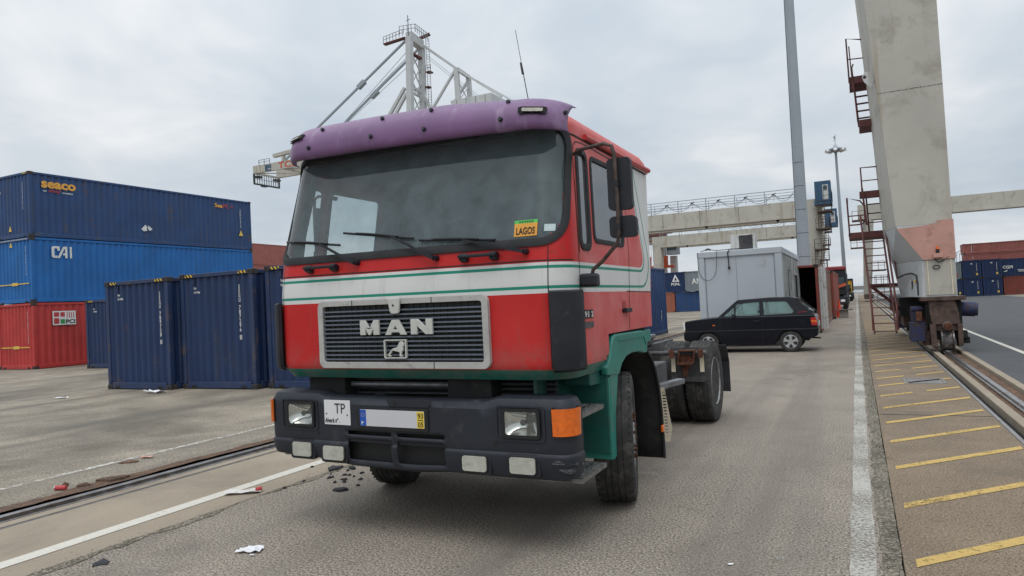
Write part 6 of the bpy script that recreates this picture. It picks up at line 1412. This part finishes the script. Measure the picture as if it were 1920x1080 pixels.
MB().cyl((-.98, 44.6, .03), (-.98, 44.6, .95), .17, .03, 14).build('cone', m_cone, cn, smooth=True); MB().box(-1.2, -.76, 44.38, 44.82, 0, .03).build('base', m_cone, cn)
blk = thing('concrete_block', 'low concrete block with a board on top beside the rust-red container', 'concrete block', (-.70, 43, 0))
MB().box(-.95, -.5, 42.6, 43.3, 0, .42).build('block', m_concb, blk, bevel=.02); MB().box(-1.1, -.25, 42.5, 43.4, .421, .46).build('board', m_frame, blk)
# ================================================================== LITTER
def crumpled(name, label, cat, x, y, w_, d, h, mat, rz=0, n=7, z=.004, seed=0, group=None, thick=.002):
    random.seed(seed); mb = MB(); c_, s_ = math.cos(rz), math.sin(rz)
    for j in range(n):
        for i in range(n):
            u, v = (i/(n-1)-.5)*w_+random.uniform(-.03, .03)*w_, (j/(n-1)-.5)*d+random.uniform(-.03, .03)*d
            mb.v.append((x+u*c_-v*s_, y+u*s_+v*c_, z+random.random()*h))
    mb.f = [(j*n+i, j*n+i+1, (j+1)*n+i+1, (j+1)*n+i) for j in range(n-1) for i in range(n-1)]; mb.m = [0]*len(mb.f)
    ob = mb.build(name, mat, None, o=(x, y, 0), solid=-thick, recalc=False); return tag(ob, label, cat, group)
def chunk(name, label, cat, x, y, r_, h, mat, seed, group=None):
    random.seed(seed); k = random.randint(6, 9); mb = MB(); el = random.uniform(.45, .9); ro = random.random()*3
    for z, f in ((.002, 1), (h*.6, .95), (h, .6)):
        for i in range(k):
            t = 2*PI*i/k; rr = r_*f*(1+.35*math.sin(i*2.3+seed)); u, v = rr*math.cos(t), rr*el*math.sin(t); mb.v.append((x+u*math.cos(ro)-v*math.sin(ro), y+u*math.sin(ro)+v*math.cos(ro), z+random.uniform(0, .3)*h*(z > .01)))
    for j in (0, 1): mb.f += [(j*k+i, j*k+(i+1) % k, (j+1)*k+(i+1) % k, (j+1)*k+i) for i in range(k)]
    mb.f += [tuple(range(2*k, 3*k)), tuple(range(k-1, -1, -1))]; mb.m = [0]*len(mb.f)
    return tag(mb.build(name, mat, None, o=(x, y, 0)), label, cat, group)
crumpled('paper_scrap', 'crumpled white paper lying alone on the asphalt in the foreground', 'litter', -3.88, 3.57, .17, .10, .022, m_paper, .35, seed=4)
crumpled('paper_scrap', 'tiny white scrap touching the crumpled paper on the asphalt', 'litter', -3.79, 3.50, .04, .02, .006, m_paper, .2, n=3, seed=5)
cb_ = crumpled('flattened_carton', 'flattened white and red carton beside the white edge line', 'litter', -5.20, 4.72, .32, .10, .03, m_card, .55, n=5, seed=6)
MB().cyl((-5.11, 4.79, .025), (-5.07, 4.83, .03), .02, n=8).build('red_end', m_markr, cb_)
tag(MB().cyl((-7.26, 4.255, .024), (-7.165, 4.30, .024), .023, n=14).build('drink_can', m_markr, None, o=(-7.2, 4.28, 0), smooth=True), 'crushed red drink can lying beside the left rail', 'can')
MB().cyl((-7.270, 4.2505, .024), (-7.261, 4.2545, .024), .019, n=12).build('can_end', m_chrome, bpy.data.objects['drink_can'])
chunk('dirt_clump', 'brown clump of dirt beside the red can at the left rail', 'debris', -7.14, 4.46, .08, .025, m_trough, 3)
chunk('dirt_clump', 'dark matted clump of rubbish by the left rail, largest of the heaps there', 'debris', -7.08, 4.72, .13, .03, m_trough, 8)
chunk('dirt_clump', 'small dark pebble-like lump above the red can', 'debris', -7.35, 4.40, .04, .03, m_trough, 5)
chunk('dirt_clump', 'flat brown clod beside the torn box on the far side of the rail', 'debris', -7.74, 5.38, .09, .02, m_trough, 9)
crumpled('torn_box', 'torn pale pink box scrap behind the brown clod across the rail', 'litter', -7.75, 5.62, .14, .07, .03, m_pink, .3, n=4, seed=9)
crumpled('paper_scrap', 'white crumpled wrapper lying below the leftmost navy container', 'litter', -14.63, 10.85, .5, .2, .08, m_paper, .1, n=5, seed=11)
crumpled('paper_scrap', 'white scrap lying on the yard left of the navy containers', 'litter', -16.4, 9.8, .3, .12, .03, m_paper, .4, n=4, seed=12)
crumpled('clear_wrapper', 'small clear plastic wrapper on the asphalt near the white lane line', 'litter', -.515, 4.5, .06, .05, .02, m_lens, .9, n=4, seed=13)
crumpled('paper_scrap', 'tiny white scrap on the asphalt left of the clear wrapper', 'litter', -.77, 4.34, .035, .02, .006, m_paper, .9, n=3, seed=14)
GD = 'broken rubber and asphalt pieces by the bumper'
deb = [(-4.99, 5.74, .10, 'largest flat black piece under the left end of the bumper'), (-4.80, 5.80, .05, 'black piece just right of the largest one under the bumper'), (-4.33, 5.06, .06, 'lone black piece closest to the camera under the bumper')]
random.seed(21)
for k, (x, y, r_, lab) in enumerate(deb): chunk('rubber_chunk', lab, 'debris', x, y, r_, .025, m_rub, 30+k, GD)
for k in range(16):
    x, y = -4.72+random.gauss(0, .22), 5.45+random.gauss(0, .26)
    chunk('rubber_chunk', 'small dark crumb among the broken pieces under the left bumper end', 'debris', x, y, random.uniform(.012, .04), .015, m_rub, 50+k, GD)
chunk('rubber_chunk', 'dark flat piece at the asphalt edge in the lower left corner', 'debris', -4.72, 3.05, .075, .012, m_rub, 71)
# weeds along the mossy joint: leaf-sized blades, nobody could count them
random.seed(5); mb = MB()
for k in range(2600):
    y = 2.5+(random.random()**1.6)*38; 
    if math.sin(y*1.7)+math.sin(y*.63+1)+random.gauss(0, .7) < .3: continue
    x = random.gauss(.11, .025); h = random.uniform(.004, .018); a = random.random()*6.3; d = random.uniform(.003, .012)
    mb.add([(x, y, 0), (x+math.cos(a)*d, y+math.sin(a)*d, .004), (x+math.cos(a+.8)*d*1.6, y+math.sin(a+.8)*d*1.6, h+.006)], [(0, 1, 2)])
ob = mb.build('weeds', pm('weed_green', (.075, .075, .045), .9, var=.4, vs=30), None, recalc=False); ob['kind'] = 'stuff'
random.seed(6); mb = MB()
for k in range(7200):
    z = random.random(); x, y = (random.uniform(-4.9, .1), 2.4+z*z*12) if k % 4 == 1 else (random.uniform(.02, .16), 2.4+z*20) if k % 4 == 0 else (random.gauss(-4.93, .09), 1.8+z*7) if k % 4 == 2 else (-7.0-abs(random.gauss(0, .16)), 2.5+z*8)
    if XC-1.3 < x < XC+1.3 and y > 4.3: continue
    r_ = random.uniform(.002, .006) if random.random() < .95 else random.uniform(.006, .012); zz_ = 0.0
    a = random.random()*6; mb.add([(x+r_*math.cos(a), y+r_*math.sin(a), 0), (x+r_*math.cos(a+2.1), y+r_*math.sin(a+2.1), 0), (x+r_*math.cos(a+4.2), y+r_*math.sin(a+4.2), 0), (x, y, r_*.9)], [(0, 1, 3), (1, 2, 3), (2, 0, 3)])
ob = mb.build('loose_grit', pm('grit', (.16, .15, .135), .9, var=.6, vs=40), None, recalc=False); ob['kind'] = 'stuff'
